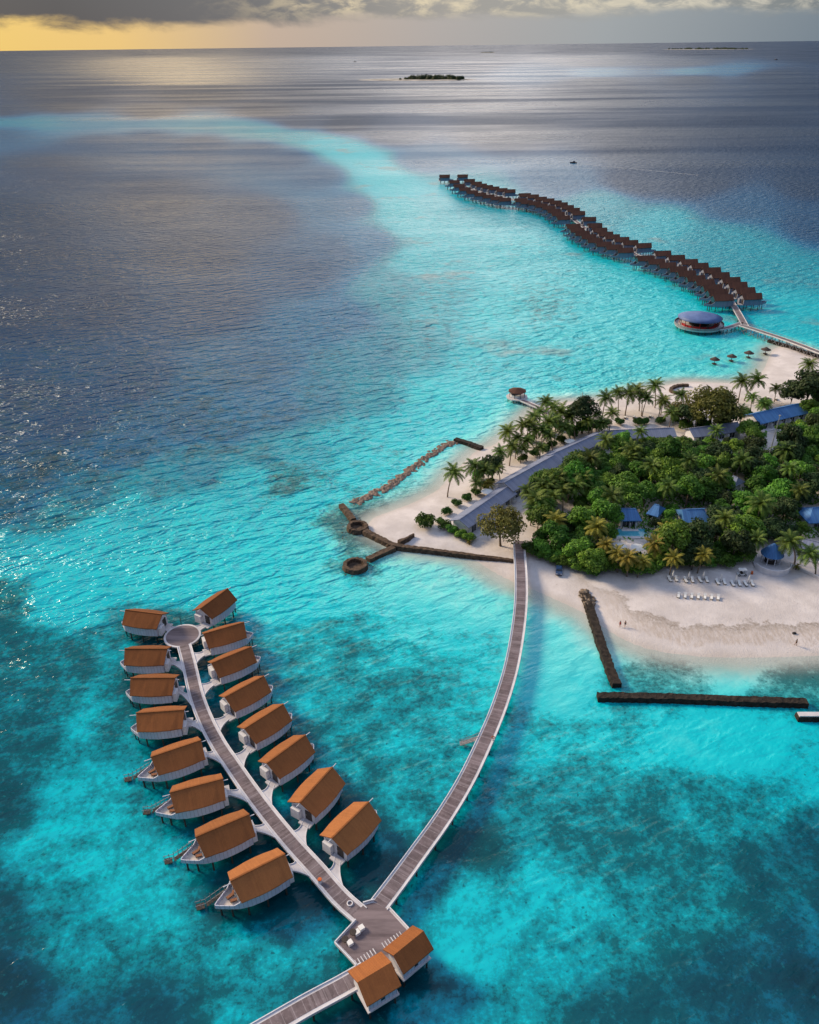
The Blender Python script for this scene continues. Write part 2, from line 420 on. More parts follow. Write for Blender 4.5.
# ------------------------------------------------------------------ sea
# soundings: (survey px, py, depth m, reef cover 0..1, chop 0..1); reef and depth also carry painted shade
SND = [
 (-60, 50, 40, 0, .95), (0, 52, 40, 0, .95), (150, 51, 40, 0, .95), (300, 50, 40, 0, .9), (450, 49, 40, 0, .9), (600, 48, 40, 0, .9), (0, 62, 40, 0, .7), (150, 64, 40, 0, .4), (300, 63, 30, 0, .45), (200, 76, 35, 0, .35), (60, 95, 40, 0, .9), (200, 95, 40, 0, .8), (330, 95, 40, 0, .8),
 (450, 66, 30, 0, .65), (600, 73, 8, .1, .35), (690, 72, 6.5, .1, .35), (735, 70.5, 9, .1, .4), (540, 74, 14, 0, .55), (600, 62, 30, 0, .4), (680, 63, 30, 0, .4), (600, 82, 40, 0, .6), (690, 79, 40, 0, .6), (770, 75, 40, 0, .7), (819, 55, 40, 0, .9), (700, 52, 40, 0, .9), (819, 90, 40, 0, .8),
 (450, 95, 40, 0, .7), (600, 95, 40, 0, .8), (500, 130, 40, 0, .7), (640, 140, 40, 0, .8), (760, 130, 40, 0, .9), (870, 140, 40, 0, .9),
 (0, 112, 30, 0, .8), (150, 112, 30, 0, .7), (300, 122, 30, 0, .7), (390, 135, 30, 0, .7),
 (-60, 122, 7, .1, .6), (0, 122, 6, .1, .6), (80, 123, 7.5, .1, .6), (160, 124, 7, .1, .6), (240, 128, 5.5, .1, .6), (300, 137, 4, .1, .6), (345, 150, 2.6, .1, .6), (375, 170, 2.4, .1, .6), (395, 195, 2.4, .1, .6), (410, 225, 2.6, .15, .6),
 (0, 134, 14, .1, .8), (150, 138, 16, .1, .8), (260, 150, 16, .1, .8), (320, 175, 14, .1, .8), (350, 205, 11, .1, .8), (370, 240, 9, .2, .8),
 (50, 170, 25, .1, .9), (150, 200, 25, .1, .9), (250, 220, 22, .1, .9), (300, 270, 16, .2, .9), (200, 300, 20, .2, .9), (80, 300, 25, .2, 1), (340, 320, 9, .3, .9), (250, 370, 12, .4, .9), (120, 380, 18, .35, 1), (0, 400, 22, .35, 1), (0, 300, 28, .2, 1), (-80, 400, 25, .35, 1),
 (320, 400, 7, .45, .9), (230, 430, 9, .55, 1), (120, 450, 12, .55, 1), (30, 470, 14, .6, 1), (0, 515, 8, .75, 1), (60, 515, 4.5, .6, 1), (150, 480, 5, .5, 1), (300, 450, 4, .35, .9), (370, 400, 4.5, .35, .8),
 (420, 160, 12, 0, .6), (450, 240, 2.6, .2, .6), (480, 200, 3.5, .1, .6), (520, 260, 2.2, .25, .6), (440, 300, 3.2, .4, .7), (500, 310, 1.9, .4, .6), (560, 300, 1.9, .5, .6), (600, 290, 1.8, .25, .6), (630, 320, 1.6, .2, .5), (480, 360, 2.2, .35, .6), (420, 350, 4.2, .4, .7), (560, 350, 1.8, .35, .6), (400, 430, 2.2, .2, .7), (440, 400, 1.8, .2, .7), (380, 460, 2.0, .3, .7), (430, 455, 1.3, .1, .6), (640, 365, 1.5, .4, .5), (700, 350, 1.4, .05, .5), (740, 370, 1.0, 0, .4),
 (640, 180, 30, 0, .7), (560, 180, 12, 0, .6), (600, 205, 4, .1, .6), (660, 225, 3.0, .1, .6), (720, 240, 4, .2, .6), (760, 255, 4, .2, .6), (800, 275, 4, .2, .6), (740, 205, 14, .1, .7), (819, 225, 18, .1, .8), (819, 180, 35, 0, .9), (700, 180, 35, 0, .8), (780, 310, 2.5, .1, .5), (819, 320, 2.5, .1, .5), (880, 260, 12, .1, .8), (900, 330, 3, .1, .6),
 (100, 530, 2.4, .15, 1), (200, 520, 2.2, .1, 1), (300, 500, 2.2, .2, .9), (50, 560, 2.2, .1, 1), (0, 560, 3, .2, 1), (150, 570, 1.9, 0, 1), (250, 560, 1.9, 0, .9), (320, 545, 1.7, 0, .8), (60, 600, 2.2, .1, .9), (290, 600, 1.8, .05, .7), (340, 580, 1.5, .05, .6), (400, 575, 0.9, .05, .5), (440, 585, 0.8, .05, .4), (480, 600, 0.9, .1, .4), (420, 620, 1.5, .35, .4), (350, 640, 2.2, .6, .5), (300, 640, 2.2, .5, .5), (470, 650, 1.8, .4, .35), (540, 640, 1.1, .1, .3), (560, 690, 1.4, .15, .3), (570, 650, 1.0, 0, .25), (430, 690, 2.2, .6, .4), (370, 720, 2.6, .65, .4), (300, 700, 2.4, .6, .4), (420, 760, 2.4, .55, .4), (520, 730, 2.0, .5, .35), (600, 740, 1.9, .45, .3), (690, 735, 1.7, .15, .3), (760, 745, 1.9, .2, .3), (819, 760, 2.8, .45, .3),
 (0, 640, 5, .75, .7), (60, 660, 4.5, .75, .6), (30, 720, 6, .8, .6), (90, 720, 3.2, .55, .5), (0, 800, 7, .85, .5), (80, 800, 2.8, .45, .4), (110, 860, 2.4, .35, .4), (50, 890, 4, .6, .4), (0, 900, 8, .85, .4), (0, 990, 14, .9, .4), (90, 960, 4.5, .65, .4), (160, 930, 2.8, .45, .4), (150, 1010, 9, .8, .4), (240, 950, 2.8, .5, .4), (300, 930, 3.2, .6, .3), (240, 1010, 4, .6, .3), (280, 800, 3.5, .6, .3), (330, 760, 2.6, .6, .4), (200, 690, 3, .5, .4), (400, 830, 3, .65, .3), (420, 1010, 4, .5, .3), (460, 960, 2.2, .3, .3), (470, 900, 2.3, .3, .3), (440, 880, 3, .6, .3), (540, 800, 3.0, .68, .3), (600, 830, 3.2, .72, .3), (680, 800, 3.0, .66, .3), (760, 800, 3.4, .68, .3), (560, 900, 2.4, .45, .3), (620, 930, 2.8, .55, .3), (700, 900, 3.4, .68, .3), (780, 880, 7, .8, .3), (819, 850, 8, .82, .3), (520, 1000, 3.2, .6, .3), (620, 1010, 7, .78, .3), (740, 980, 9, .82, .3), (819, 980, 15, .9, .3), (440, 1100, 6, .7, .3), (100, 1100, 9, .7, .3), (819, 1100, 12, .7, .3),
 (190, 126, 6.5, .1, .6), (120, 124, 7.5, .1, .6), (40, 122, 6, .1, .6), (270, 132, 4.5, .1, .6), (322, 143, 2.8, .1, .6), (360, 159, 2.4, .1, .6), (386, 182, 2.3, .1, .6), (403, 210, 2.3, .1, .6),
 (60, 105, 40, 0, .8), (270, 110, 40, 0, .8), (345, 125, 40, 0, .8), (200, 145, 18, .1, .8), (100, 145, 18, .1, .8), (290, 158, 16, .1, .8), (430, 205, 3.0, .1, .6), (425, 260, 2.6, .2, .6), (395, 290, 4.5, .3, .8), (380, 350, 6, .35, .9), (330, 250, 14, .2, .9), (200, 250, 24, .2, .9), (0, 230, 30, .2, .9),
 (60, 420, 20, .4, 1), (180, 420, 12, .5, .9), (280, 410, 9, .45, .9), (0, 440, 18, .5, 1), (90, 490, 7, .65, 1), (200, 465, 6, .5, .9), (260, 455, 5, .45, .9), (20, 500, 9, .7, 1), (130, 505, 3.0, .3, 1), (0, 540, 3.4, .4, 1), (250, 480, 2.8, .25, .9), (340, 440, 3, .3, .9),
 (155, 640, 4.5, .96, .5), (165, 675, 5, .96, .4), (175, 705, 5.5, .96, .4), (190, 735, 5.5, .96, .4), (215, 765, 5.5, .96, .3), (240, 800, 6, .96, .3), (270, 830, 6, .96, .3), (300, 860, 6, .96, .3), (240, 725, 5.5, .96, .3), (260, 750, 5.5, .96, .3), (285, 785, 5.5, .96, .3), (310, 820, 6, .96, .3), (330, 850, 6, .96, .3), (225, 690, 5, .96, .3), (215, 655, 4.5, .96, .4), (300, 895, 6, .96, .3), (240, 905, 5, .96, .3), (375, 870, 6, .96, .3), (420, 985, 7, .96, .3), (365, 1010, 7, .96, .3), (460, 850, 4.5, .96, .3), (490, 800, 4, .65, .3), (120, 650, 4, .6, .5), (130, 760, 4, .6, .4),  # mostly shade under and between villas and huts, painted as reef and depth
 (0, 1020, 14, .8, .3), (60, 1020, 9, .75, .3), (819, 930, 9, .75, .3), (780, 1010, 10, .78, .3), (110, 800, 2.4, .4, .4), (150, 880, 2.2, .35, .4), (60, 850, 2.4, .4, .4),  # corner depths also paint vignette darkening into the water
 (338, 522, 1.5, .85, .6), (350, 540, 1.5, .8, .6), (345, 572, 1.4, .85, .5), (366, 572, 1.2, .8, .5), (383, 459, 1.7, .8, .6), (292, 487, 2.4, .85, .8), (8, 594, 2.6, .95, .8), (640, 670, 2.2, .72, .15), (690, 680, 2.4, .62, .15), (740, 675, 2.0, .15, .15), (800, 680, 2.8, .72, .15), (660, 675, 2.3, .65, .15), (770, 685, 2.6, .6, .15), (720, 665, 1.2, .1, .15), (630, 655, 1.2, .3, .15),
]
def axis(dense0, dense1, step, lo, hi, gr=1.05):
    a = list(np.arange(dense0, dense1, step))
    s = step; x = a[-1]
    while x < hi: s *= gr; x += s; a.append(x)
    s = step; x = a[0]; pre = []
    while x > lo: s *= gr; x -= s; pre.append(x)
    return np.array(pre[::-1] + a)
xs = axis(-90, 200, 2.2, -90000, 90000, 1.06); ys = axis(52, 330, 2.2, -1500, 130000, 1.025)
X, Y = np.meshgrid(xs, ys); V = np.stack([X.ravel(), Y.ravel()], 1)
# interpolate the soundings in a bearing / inverse-distance chart so near and far water get equal care
def chart(xy):
    d = np.maximum(xy[:, 1] + 30.0, 60.0)
    v = 1.0e5 / d
    return np.stack([xy[:, 0] / d * 900.0, v + 180.0 * np.log(v + 15.0)], 1)
SV = np.array([P(q[0], max(q[1], 47.5))[:2] for q in SND]); SC = chart(SV); VC = chart(V)
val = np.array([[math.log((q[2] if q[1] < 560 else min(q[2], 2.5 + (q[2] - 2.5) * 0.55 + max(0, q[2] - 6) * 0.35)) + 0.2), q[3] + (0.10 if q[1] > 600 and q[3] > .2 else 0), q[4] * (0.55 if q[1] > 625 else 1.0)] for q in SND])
num = np.zeros((len(V), 3)); den = np.zeros(len(V))
for i in range(len(SC)):
    d2 = ((VC - SC[i]) ** 2 * np.array([1.0, 1.3])).sum(1)
    w = 1.0 / (d2 + 110.0) ** 2.2
    num += w[:, None] * val[i]; den += w
val = num / den[:, None]
depth = np.exp(val[:, 0]) - 0.2
sdv = np.full(len(V), -1e3)
near = (V[:, 0] > -120) & (V[:, 0] < 500) & (V[:, 1] > 60) & (V[:, 1] < 520)
sdv[near] = sdf(V[near])
off = np.maximum(-sdv, 0.0)
depth = np.minimum(depth, 0.02 + 0.055 * off + 0.0035 * off ** 2)
me = grid_mesh('sea', xs, ys, np.zeros(X.shape))
fattr(me, 'tone', np.sqrt(np.clip(depth, 0, 40) / 40)); fattr(me, 'reef_shade', val[:, 1]); fattr(me, 'chop', val[:, 2]); fattr(me, 'open_sea', np.clip((V[:, 1] - 240) / 900.0, 0, 1))
fattr(me, 'shallow', np.clip(off / 9.0, 0, 1))
m, g, b = base_mat('sea_water')
pos = g.n('ShaderNodeNewGeometry').outputs['Position']
tone = g.n('ShaderNodeAttribute', attribute_name='tone').outputs['Fac']
reef_shade = g.n('ShaderNodeAttribute', attribute_name='reef_shade').outputs['Fac']
chop = g.n('ShaderNodeAttribute', attribute_name='chop').outputs['Fac']
shal = g.n('ShaderNodeAttribute', attribute_name='shallow').outputs['Fac']
opn = g.n('ShaderNodeAttribute', attribute_name='open_sea').outputs['Fac']
big = g.noise(pos, 0.035, 4, 0.6); mid = g.noise(pos, 0.17, 5, 0.66); fine = g.noise(pos, 0.80, 6, 0.78)
tn = g.math('ADD', tone, g.math('MULTIPLY', g.math('SUBTRACT', mid, 0.5), 0.10), clamp=True)
body = g.ramp(tn, [(0.0, (0.60, 0.66, 0.60)), (0.08, (0.40, 0.68, 0.66)), (0.15, (0.10, 0.63, 0.66)), (0.21, (0.004, 0.53, 0.62)), (0.27, (0.0, 0.41, 0.52)), (0.34, (0.0, 0.25, 0.355)),
                   (0.46, (0.003, 0.14, 0.29)), (0.62, (0.002, 0.068, 0.175)), (0.8, (0.003, 0.040, 0.112)), (1.0, (0.005, 0.030, 0.080))])
cover = g.math('ADD', g.math('MULTIPLY', big, 0.50), g.math('ADD', g.math('MULTIPLY', mid, 0.85), g.math('MULTIPLY', fine, 1.15)))
cover = g.math('ADD', cover, -0.75)
cover = g.math('ADD', cover, g.math('MULTIPLY', g.math('SUBTRACT', reef_shade, 0.5), 0.62))
rk = g.step(cover, 0.42, 0.60)
rk2 = g.step(cover, 0.58, 0.78)
coral = g.mix(g.step(fine, 0.40, 0.60), g.mix(0.72, body, (0.002, 0.045, 0.060, 1)), g.mix(0.50, body, (0.004, 0.10, 0.125, 1)))
col = g.mix(g.math('MULTIPLY', rk, 0.72), body, coral)
col = g.mix(g.math('MULTIPLY', rk2, 0.66), col, (0.001, 0.026, 0.036, 1))
col = g.mix(g.math('MULTIPLY', g.step(reef_shade, 0.86, 1.0), 0.45), col, (0.001, 0.020, 0.028, 1))  # highest values paint villa shade and dark corners into the water colour
turf = g.math('MULTIPLY', g.step(g.noise(pos, 0.016, 4, 0.65), 0.56, 0.68), g.math('MULTIPLY', g.step(opn, 0.0, 0.12), g.math('SUBTRACT', 1.0, g.step(tone, 0.28, 0.36))))
col = g.mix(g.math('MULTIPLY', turf, 0.45), col, (0.26, 0.19, 0.17, 1))
# bright sand pockets and isolated coral heads
pock = g.math('MULTIPLY', g.step(g.noise(pos, 0.42, 4, 0.7), 0.60, 0.70), g.step(reef_shade, 0.2, 0.5))
col = g.mix(g.math('MULTIPLY', pock, 0.20), col, g.mix(0.5, body, (0.03, 0.62, 0.68, 1)))
heads = g.math('MULTIPLY', g.step(g.noise(pos, 0.9, 2, 0.5), 0.66, 0.73), g.step(reef_shade, 0.25, 0.6))
col = g.mix(g.math('MULTIPLY', heads, 0.6), col, (0.002, 0.035, 0.05, 1))
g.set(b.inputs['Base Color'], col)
b.inputs['IOR'].default_value = 1.33; b.inputs['Specular IOR Level'].default_value = 0.42
# slicks and wind lanes lying across the open sea
lane = g.step(g.noise(g.mapping(pos, (0.0007, 0.0042, 1), (0, 0, R(4))), 1.0, 5, 0.65), 0.38, 0.62)
rgh = g.math('MULTIPLY', g.math('MULTIPLY', opn, chop), g.math('MULTIPLY_ADD', lane, 0.30, 0.12))
g.set(b.inputs['Roughness'], g.math('ADD', g.math('MULTIPLY', rgh, 1.0), g.math('MULTIPLY_ADD', chop, 0.07, 0.13)))
# wind waves: long crests across the wind with chop on top; slopes from finite differences in metres
gust = g.step(g.noise(g.mapping(pos, (0.004, 0.009, 0.01)), 1.0, 4, 0.6), 0.30, 0.70)
wv3 = g.noise(g.mapping(pos, (0.02, 0.05, 0.05), (0, 0, R(-10))), 1.0, 3, 0.6)
amp = g.math('MULTIPLY', g.math('MULTIPLY', chop, g.math('MULTIPLY_ADD', gust, 0.5, 0.75)), g.math('MULTIPLY_ADD', g.step(wv3, 0.35, 0.65), 0.5, 0.7))
lane2 = g.step(g.noise(g.mapping(pos, (0.0025, 0.010, 1), (0, 0, R(-12))), 1.0, 4, 0.6), 0.35, 0.65)
amp = g.math('MULTIPLY', amp, g.math('MULTIPLY_ADD', g.math('MULTIPLY', lane2, opn), 0.6, 0.9))
amp = g.math('MULTIPLY', g.math('MULTIPLY', amp, shal), g.math('MULTIPLY_ADD', opn, -0.30, 1.0))
def height(p):
    w1 = g.noise(g.mapping(g.mapping(p, (1, 1, 1), (0, 0, R(-24))), (0.12, 0.27, 0.2)), 1.0, 2, 0.5, dist=0.5)
    w2 = g.noise(g.mapping(g.mapping(p, (1, 1, 1), (0, 0, R(-32))), (0.48, 0.95, 0.5)), 1.0, 3, 0.6, dist=0.6)
    return g.math('ADD', g.math('MULTIPLY', w1, WAVE1), g.math('MULTIPLY', w2, WAVE2))
WAVE1, WAVE2, EPS = 3.2, 0.95, 0.25
h0 = height(pos); hx = height(g.vmath('ADD', pos, (EPS, 0, 0))); hy = height(g.vmath('ADD', pos, (0, EPS, 0)))
nc = g.n('ShaderNodeCombineXYZ'); nc.inputs[2].default_value = 1.0
g.set(nc.inputs[0], g.math('MULTIPLY', g.math('SUBTRACT', h0, hx), g.math('DIVIDE', amp, EPS)))
g.set(nc.inputs[1], g.math('MULTIPLY', g.math('SUBTRACT', h0, hy), g.math('DIVIDE', amp, EPS)))
g.set(b.inputs['Normal'], g.vmath('NORMALIZE', nc.outputs[0]))
trn = g.n('ShaderNodeBsdfTransparent'); trn.inputs[0].default_value = (0.93, 0.99, 0.99, 1)
mx = g.n('ShaderNodeMixShader')
g.set(mx.inputs[0], g.math('MULTIPLY_ADD', g.step(shal, 0.0, 1.0), 0.93, 0.07))
g.t.links.new(trn.outputs[0], mx.inputs[1]); g.t.links.new(b.outputs[0], mx.inputs[2])
g.t.links.new(mx.outputs[0], g.t.nodes['Material Output'].inputs[0])
tag(link('sea_water', me, None, m), kind='structure')

# ------------------------------------------------------------------ boardwalks of the near jetty
DZ = 2.5
def boardwalk(name, line, width, label, z=DZ, plank=0.62, pile_step=6.0, pile_mat='dark_pile', zend=None, first=3.0, last=3.0, edge='pale_deck', lower=0.0):
    t = empty(name, (line[0][0], line[0][1], 0), 0, label, 'boardwalk')
    o = Vector((line[0][0], line[0][1]))
    ln = [(p[0] - o.x, p[1] - o.y) for p in line]
    MB().ribbon(ln, width, z - 0.35, z).build('deck_slab', MATS[edge], t)
    # the planked runway: own lengthwise coordinate so boards lie across it
    L = [0.0]
    for i in range(1, len(ln)): L.append(L[-1] + math.hypot(ln[i][0] - ln[i - 1][0], ln[i][1] - ln[i - 1][1]))
    rw_ = MB().ribbon(ln, width * plank, z + 0.002, z + 0.03).build('plank_runway', MATS['runway'], t)
    fattr(rw_.data, 'along', np.repeat(np.array(L), 4) + 0.0)
    for sgn in (1, -1):
        MB().ribbon(ln, 0.14, z + 0.002, z + 0.16, off=sgn * (width / 2 - 0.09)).build('kerb_rail', MATS['white_paint'], t)
    d = first
    while d < L[-1] - last:
        k = max(i for i in range(len(L)) if L[i] <= d); k = min(k, len(ln) - 2)
        f = (d - L[k]) / max(L[k + 1] - L[k], 1e-6)
        a, bb = Vector(ln[k]), Vector(ln[k + 1]); c = a.lerp(bb, f); tt = (bb - a).normalized()
        for sgn in (1, -1):
            q = c + Vector((-tt.y, tt.x)) * sgn * (width / 2 - 0.45)
            MB().tube([(q.x, q.y, -1.5), (q.x, q.y, z - 0.35)], 0.16, 7).build('pile', MATS[pile_mat], t)
        d += pile_step
    return t, o

# runway planks: boards laid across the walk, told apart by the distance along it
m, g, b = base_mat('runway')
tc = g.n('ShaderNodeTexCoord').outputs['Object']
al = g.n('ShaderNodeAttribute', attribute_name='along').outputs['Fac']
n1 = g.noise(tc, 0.5, 5, 0.65); n2 = g.noise(tc, 2.5, 4, 0.7)
col = g.mix(g.step(n1, 0.35, 0.68), (0.085, 0.062, 0.072, 1), (0.155, 0.115, 0.13, 1))
wn = g.n('ShaderNodeTexWhiteNoise', noise_dimensions='1D'); g.set(wn.inputs['W'], g.math('FLOOR', g.math('DIVIDE', al, 0.45)))
col = g.mix(g.math('MULTIPLY', g.math('POWER', wn.outputs['Value'], 2.0), 0.5), col, (0.29, 0.24, 0.27, 1))
bay = g.math('LESS_THAN', g.math('FRACT', g.math('DIVIDE', al, 1.62)), 0.07)
col = g.mix(g.math('MULTIPLY', bay, g.math('MULTIPLY_ADD', n2, 0.7, 0.0)), col, (0.40, 0.35, 0.39, 1))
col = g.mix(g.math('MULTIPLY', g.step(n2, 0.5, 0.75), 0.35), col, (0.34, 0.29, 0.31, 1))
g.set(b.inputs['Base Color'], col); b.inputs['Roughness'].default_value = 0.75
MATS['runway'] = m

SPINE_PX = [(184, 645), (188, 660), (190.6, 671), (197, 697.5), (207, 723), (220, 747), (229, 760), (247, 786), (268, 814), (292.6, 843.8), (316, 869.5), (340, 897), (360, 915)]
spine = smooth_line([P(*q, DZ)[:2] for q in SPINE_PX], 1.5)
bw1, o1 = boardwalk('villa_boardwalk', spine, 3.2, 'straight wooden boardwalk between the two rows of orange roofed villas, ending in a round platform')
c = P(182.4, 635.5, DZ); cx, cy = c.x - o1.x, c.y - o1.y
MB().lathe([(0.001, DZ - 0.3), (4.2, DZ - 0.3), (4.2, DZ + 0.012), (3.7, DZ + 0.012)], 36, (cx, cy)).build('round_platform', MATS['pale_deck'], bw1)
mb = MB(); mb.lathe([(3.72, DZ + 0.0), (3.72, DZ + 0.04), (0.001, DZ + 0.045)], 36, (cx, cy)); mb.build('round_planking', MATS['plank_long'], bw1)
for k in range(6):
    w = k * math.pi / 3 + 0.3
    MB().tube([(cx + 3.4 * math.cos(w), cy + 3.4 * math.sin(w), -1.5), (cx + 3.4 * math.cos(w), cy + 3.4 * math.sin(w), DZ - 0.3)], 0.16, 7).build('pile', MATS['dark_pile'], bw1)
MB().tube([(cx - 1.2, cy + 4.0, DZ), (cx - 1.2, cy + 4.0, DZ + 2.4)], 0.07, 6).build('lamp_post', MATS['dark_frame'], bw1)

CURVE_PX = [(379, 905), (398, 880), (420, 850), (443, 818), (465, 782), (483, 745), (499, 707), (511, 668), (518, 630), (521, 600), (521, 575), (519.5, 552), (519, 541)]
curve = smooth_line([P(*q, DZ)[:2] for q in CURVE_PX], 2.0)
bw2, o2 = boardwalk('beach_boardwalk', curve, 3.3, 'long curved wooden boardwalk sweeping from the arrival platform to the sandy beach', plank=0.66)
# little swim stair on the west side of the curve
q = P(480, 738, 2.0); q0 = P(461, 742, 1.0); a = (q0 - q); a.z = 0; L = a.length; a.normalize()
mb = MB()
for i in range(9):
    pz = q + a * (i * L / 8.0); mb.box((pz.x - o2.x, pz.y - o2.y, 2.2 - i * 0.2), (0.50, 1.1, 0.08), math.atan2(a.y, a.x))
for s in (-0.5, 0.5):
    nrm = Vector((-a.y, a.x, 0)) * s
    mb.tube([(q.x + nrm.x - o2.x, q.y + nrm.y - o2.y, 3.0), (q.x + a.x * L + nrm.x - o2.x, q.y + a.y * L + nrm.y - o2.y, 0.9)], 0.05, 5)
mb.build('swim_stair', MATS['grey_pile'], bw2)

# arrival platform
HUB_PX = [(334.7, 943.3), (355.8, 920.4), (351, 914), (363, 903.5), (374, 900.5), (388.7, 907.5), (408.9, 929.5), (425, 946), (378, 988), (356, 966)]
hub = [tuple(P(*q, DZ)[:2]) for q in HUB_PX]
o3 = P(372, 940, 0)
t = empty('arrival_platform', (o3.x, o3.y, 0), 0, 'diamond shaped wooden arrival platform where the three boardwalks meet', 'platform')
rel = [(p[0] - o3.x, p[1] - o3.y) for p in hub]
MB().prism(rel, DZ - 0.4, DZ + 0.006).build('deck_slab', MATS['pale_deck'], t)
ins = [(p[0] * 0.93, p[1] * 0.93) for p in rel]
ob = MB().prism(ins, DZ + 0.008, DZ + 0.05).build('planking', MATS['plank_long'], t)
n = len(rel)
for (i, j) in ((0, 1), (3, 4), (5, 6), (9, 0)):
    MB().ribbon([rel[i], rel[j]], 0.16, DZ + 0.01, DZ + 0.4, off=0.0).build('kerb_rail', MATS['white_paint'], t)
for p in rel[:3] + rel[5:]:
    MB().tube([(p[0] * 0.88, p[1] * 0.88, -1.5), (p[0] * 0.88, p[1] * 0.88, DZ - 0.4)], 0.18, 7).build('pile', MATS['dark_pile'], t)
for k in range(16):
    a, bb = P(352, 966, DZ), P(402, 934, DZ)
    c = a.lerp(bb, 0.08 + 0.9 * k / 15)
    ang = math.atan2((bb - a).y, (bb - a).x)
    if k in (7, 8): continue
    MB().box((c.x - o3.x, c.y - o3.y, DZ + 0.11), (0.14, 0.95, 0.12), ang).build('kerb_slat', MATS['pale_deck'], t)
BOT_PX = [(366, 972), (340, 987), (310, 1003), (270, 1026), (225, 1052)]
bot = smooth_line([P(*q, DZ)[:2] for q in BOT_PX], 2.0)
bw3, o4 = boardwalk('arrival_boardwalk', bot, 3.3, 'short wooden boardwalk leaving the arrival platform towards the bottom edge of the picture')
for i, (px, py, lab) in enumerate([(350, 943, 'white cube seat on the arrival platform, nearest its left corner'), (357, 932.5, 'white cube seat on the arrival platform, middle one of three'), (361.5, 928, 'white cube seat on the arrival platform, nearest the curved boardwalk')]):
    q = P(px, py, DZ + 0.3)
    s = empty('cube_seat', (q.x, q.y, DZ + 0.052), 0.6, lab, 'seat', 'white cube seats on the arrival platform')
    MB().box((0, 0, 0.2), (0.8, 0.8, 0.4)).build('base', MATS['white_paint'], s)
    MB().box((0, 0, 0.48), (0.86, 0.86, 0.16), 0, 0.93).build('cushion', MATS['white_fabric'], s)
for i, (px, py, lab) in enumerate([(345, 940, 'dark wooden side table near the left corner of the arrival platform'), (353, 933, 'dark wooden side table standing between the white cube seats')]):
    q = P(px, py, DZ + 0.3)
    s = empty('side_table', (q.x, q.y, DZ + 0.052), 0.3, lab, 'table', 'side tables on the arrival platform')
    MB().lathe([(0.001, 0.5), (0.55, 0.5), (0.55, 0.57), (0.001, 0.57)], 14).build('table_top', MATS['dark_frame'], s)
    MB().lathe([(0.3, 0.0), (0.12, 0.08), (0.1, 0.5)], 10).build('pedestal', MATS['dark_frame'], s)
q = P(350, 903.5, DZ + 0.1)
mb = MB()
for k in range(18):
    pass
prof = [(0.42 + 0.1 * math.cos(a), 0.1 + 0.1 * math.sin(a)) for a in [i * math.pi / 4 for i in range(9)]]
ob = MB().lathe(prof, 20).build('life_ring', MATS['white_paint'], None, True); ob.location = (q.x, q.y, DZ + 0.052)
tag(ob, 'white life ring lying on the planks just before the arrival platform', 'life ring')
q = P(317.5, 883, DZ + 0.4)
s = empty('litter_bin', (q.x, q.y, DZ), 0, 'small white bin with orange lid at the edge of the villa boardwalk', 'bin')
MB().lathe([(0.001, 0.0), (0.32, 0.0), (0.36, 0.8), (0.001, 0.8)], 12).build('body', MATS['white_paint'], s)
MB().lathe([(0.38, 0.8), (0.34, 0.92), (0.001, 0.95)], 12).build('lid', MATS['orange_plastic'], s)
s.location = (q.x + 0.35, q.y + 0.35, DZ + 0.002)
q = P(494, 741, DZ)
s = empty('life_ring_post', (q.x - 0.2, q.y, DZ + 0.03), 0, 'dark post with an orange life ring at the edge of the curved boardwalk', 'post')
MB().box((0, 0, 0.7), (0.14, 0.14, 1.4)).build('post', MATS['dark_frame'], s)
mb = MB(); pr = [(0.3 + 0.07 * math.cos(i * math.pi / 3), 0.07 * math.sin(i * math.pi / 3)) for i in range(7)]
ob = mb.lathe(pr, 14).build('life_ring', MATS['orange_plastic'], s, True); ob.rotation_euler = (math.pi / 2, 0, 0); ob.location = (0, -0.15, 1.1)

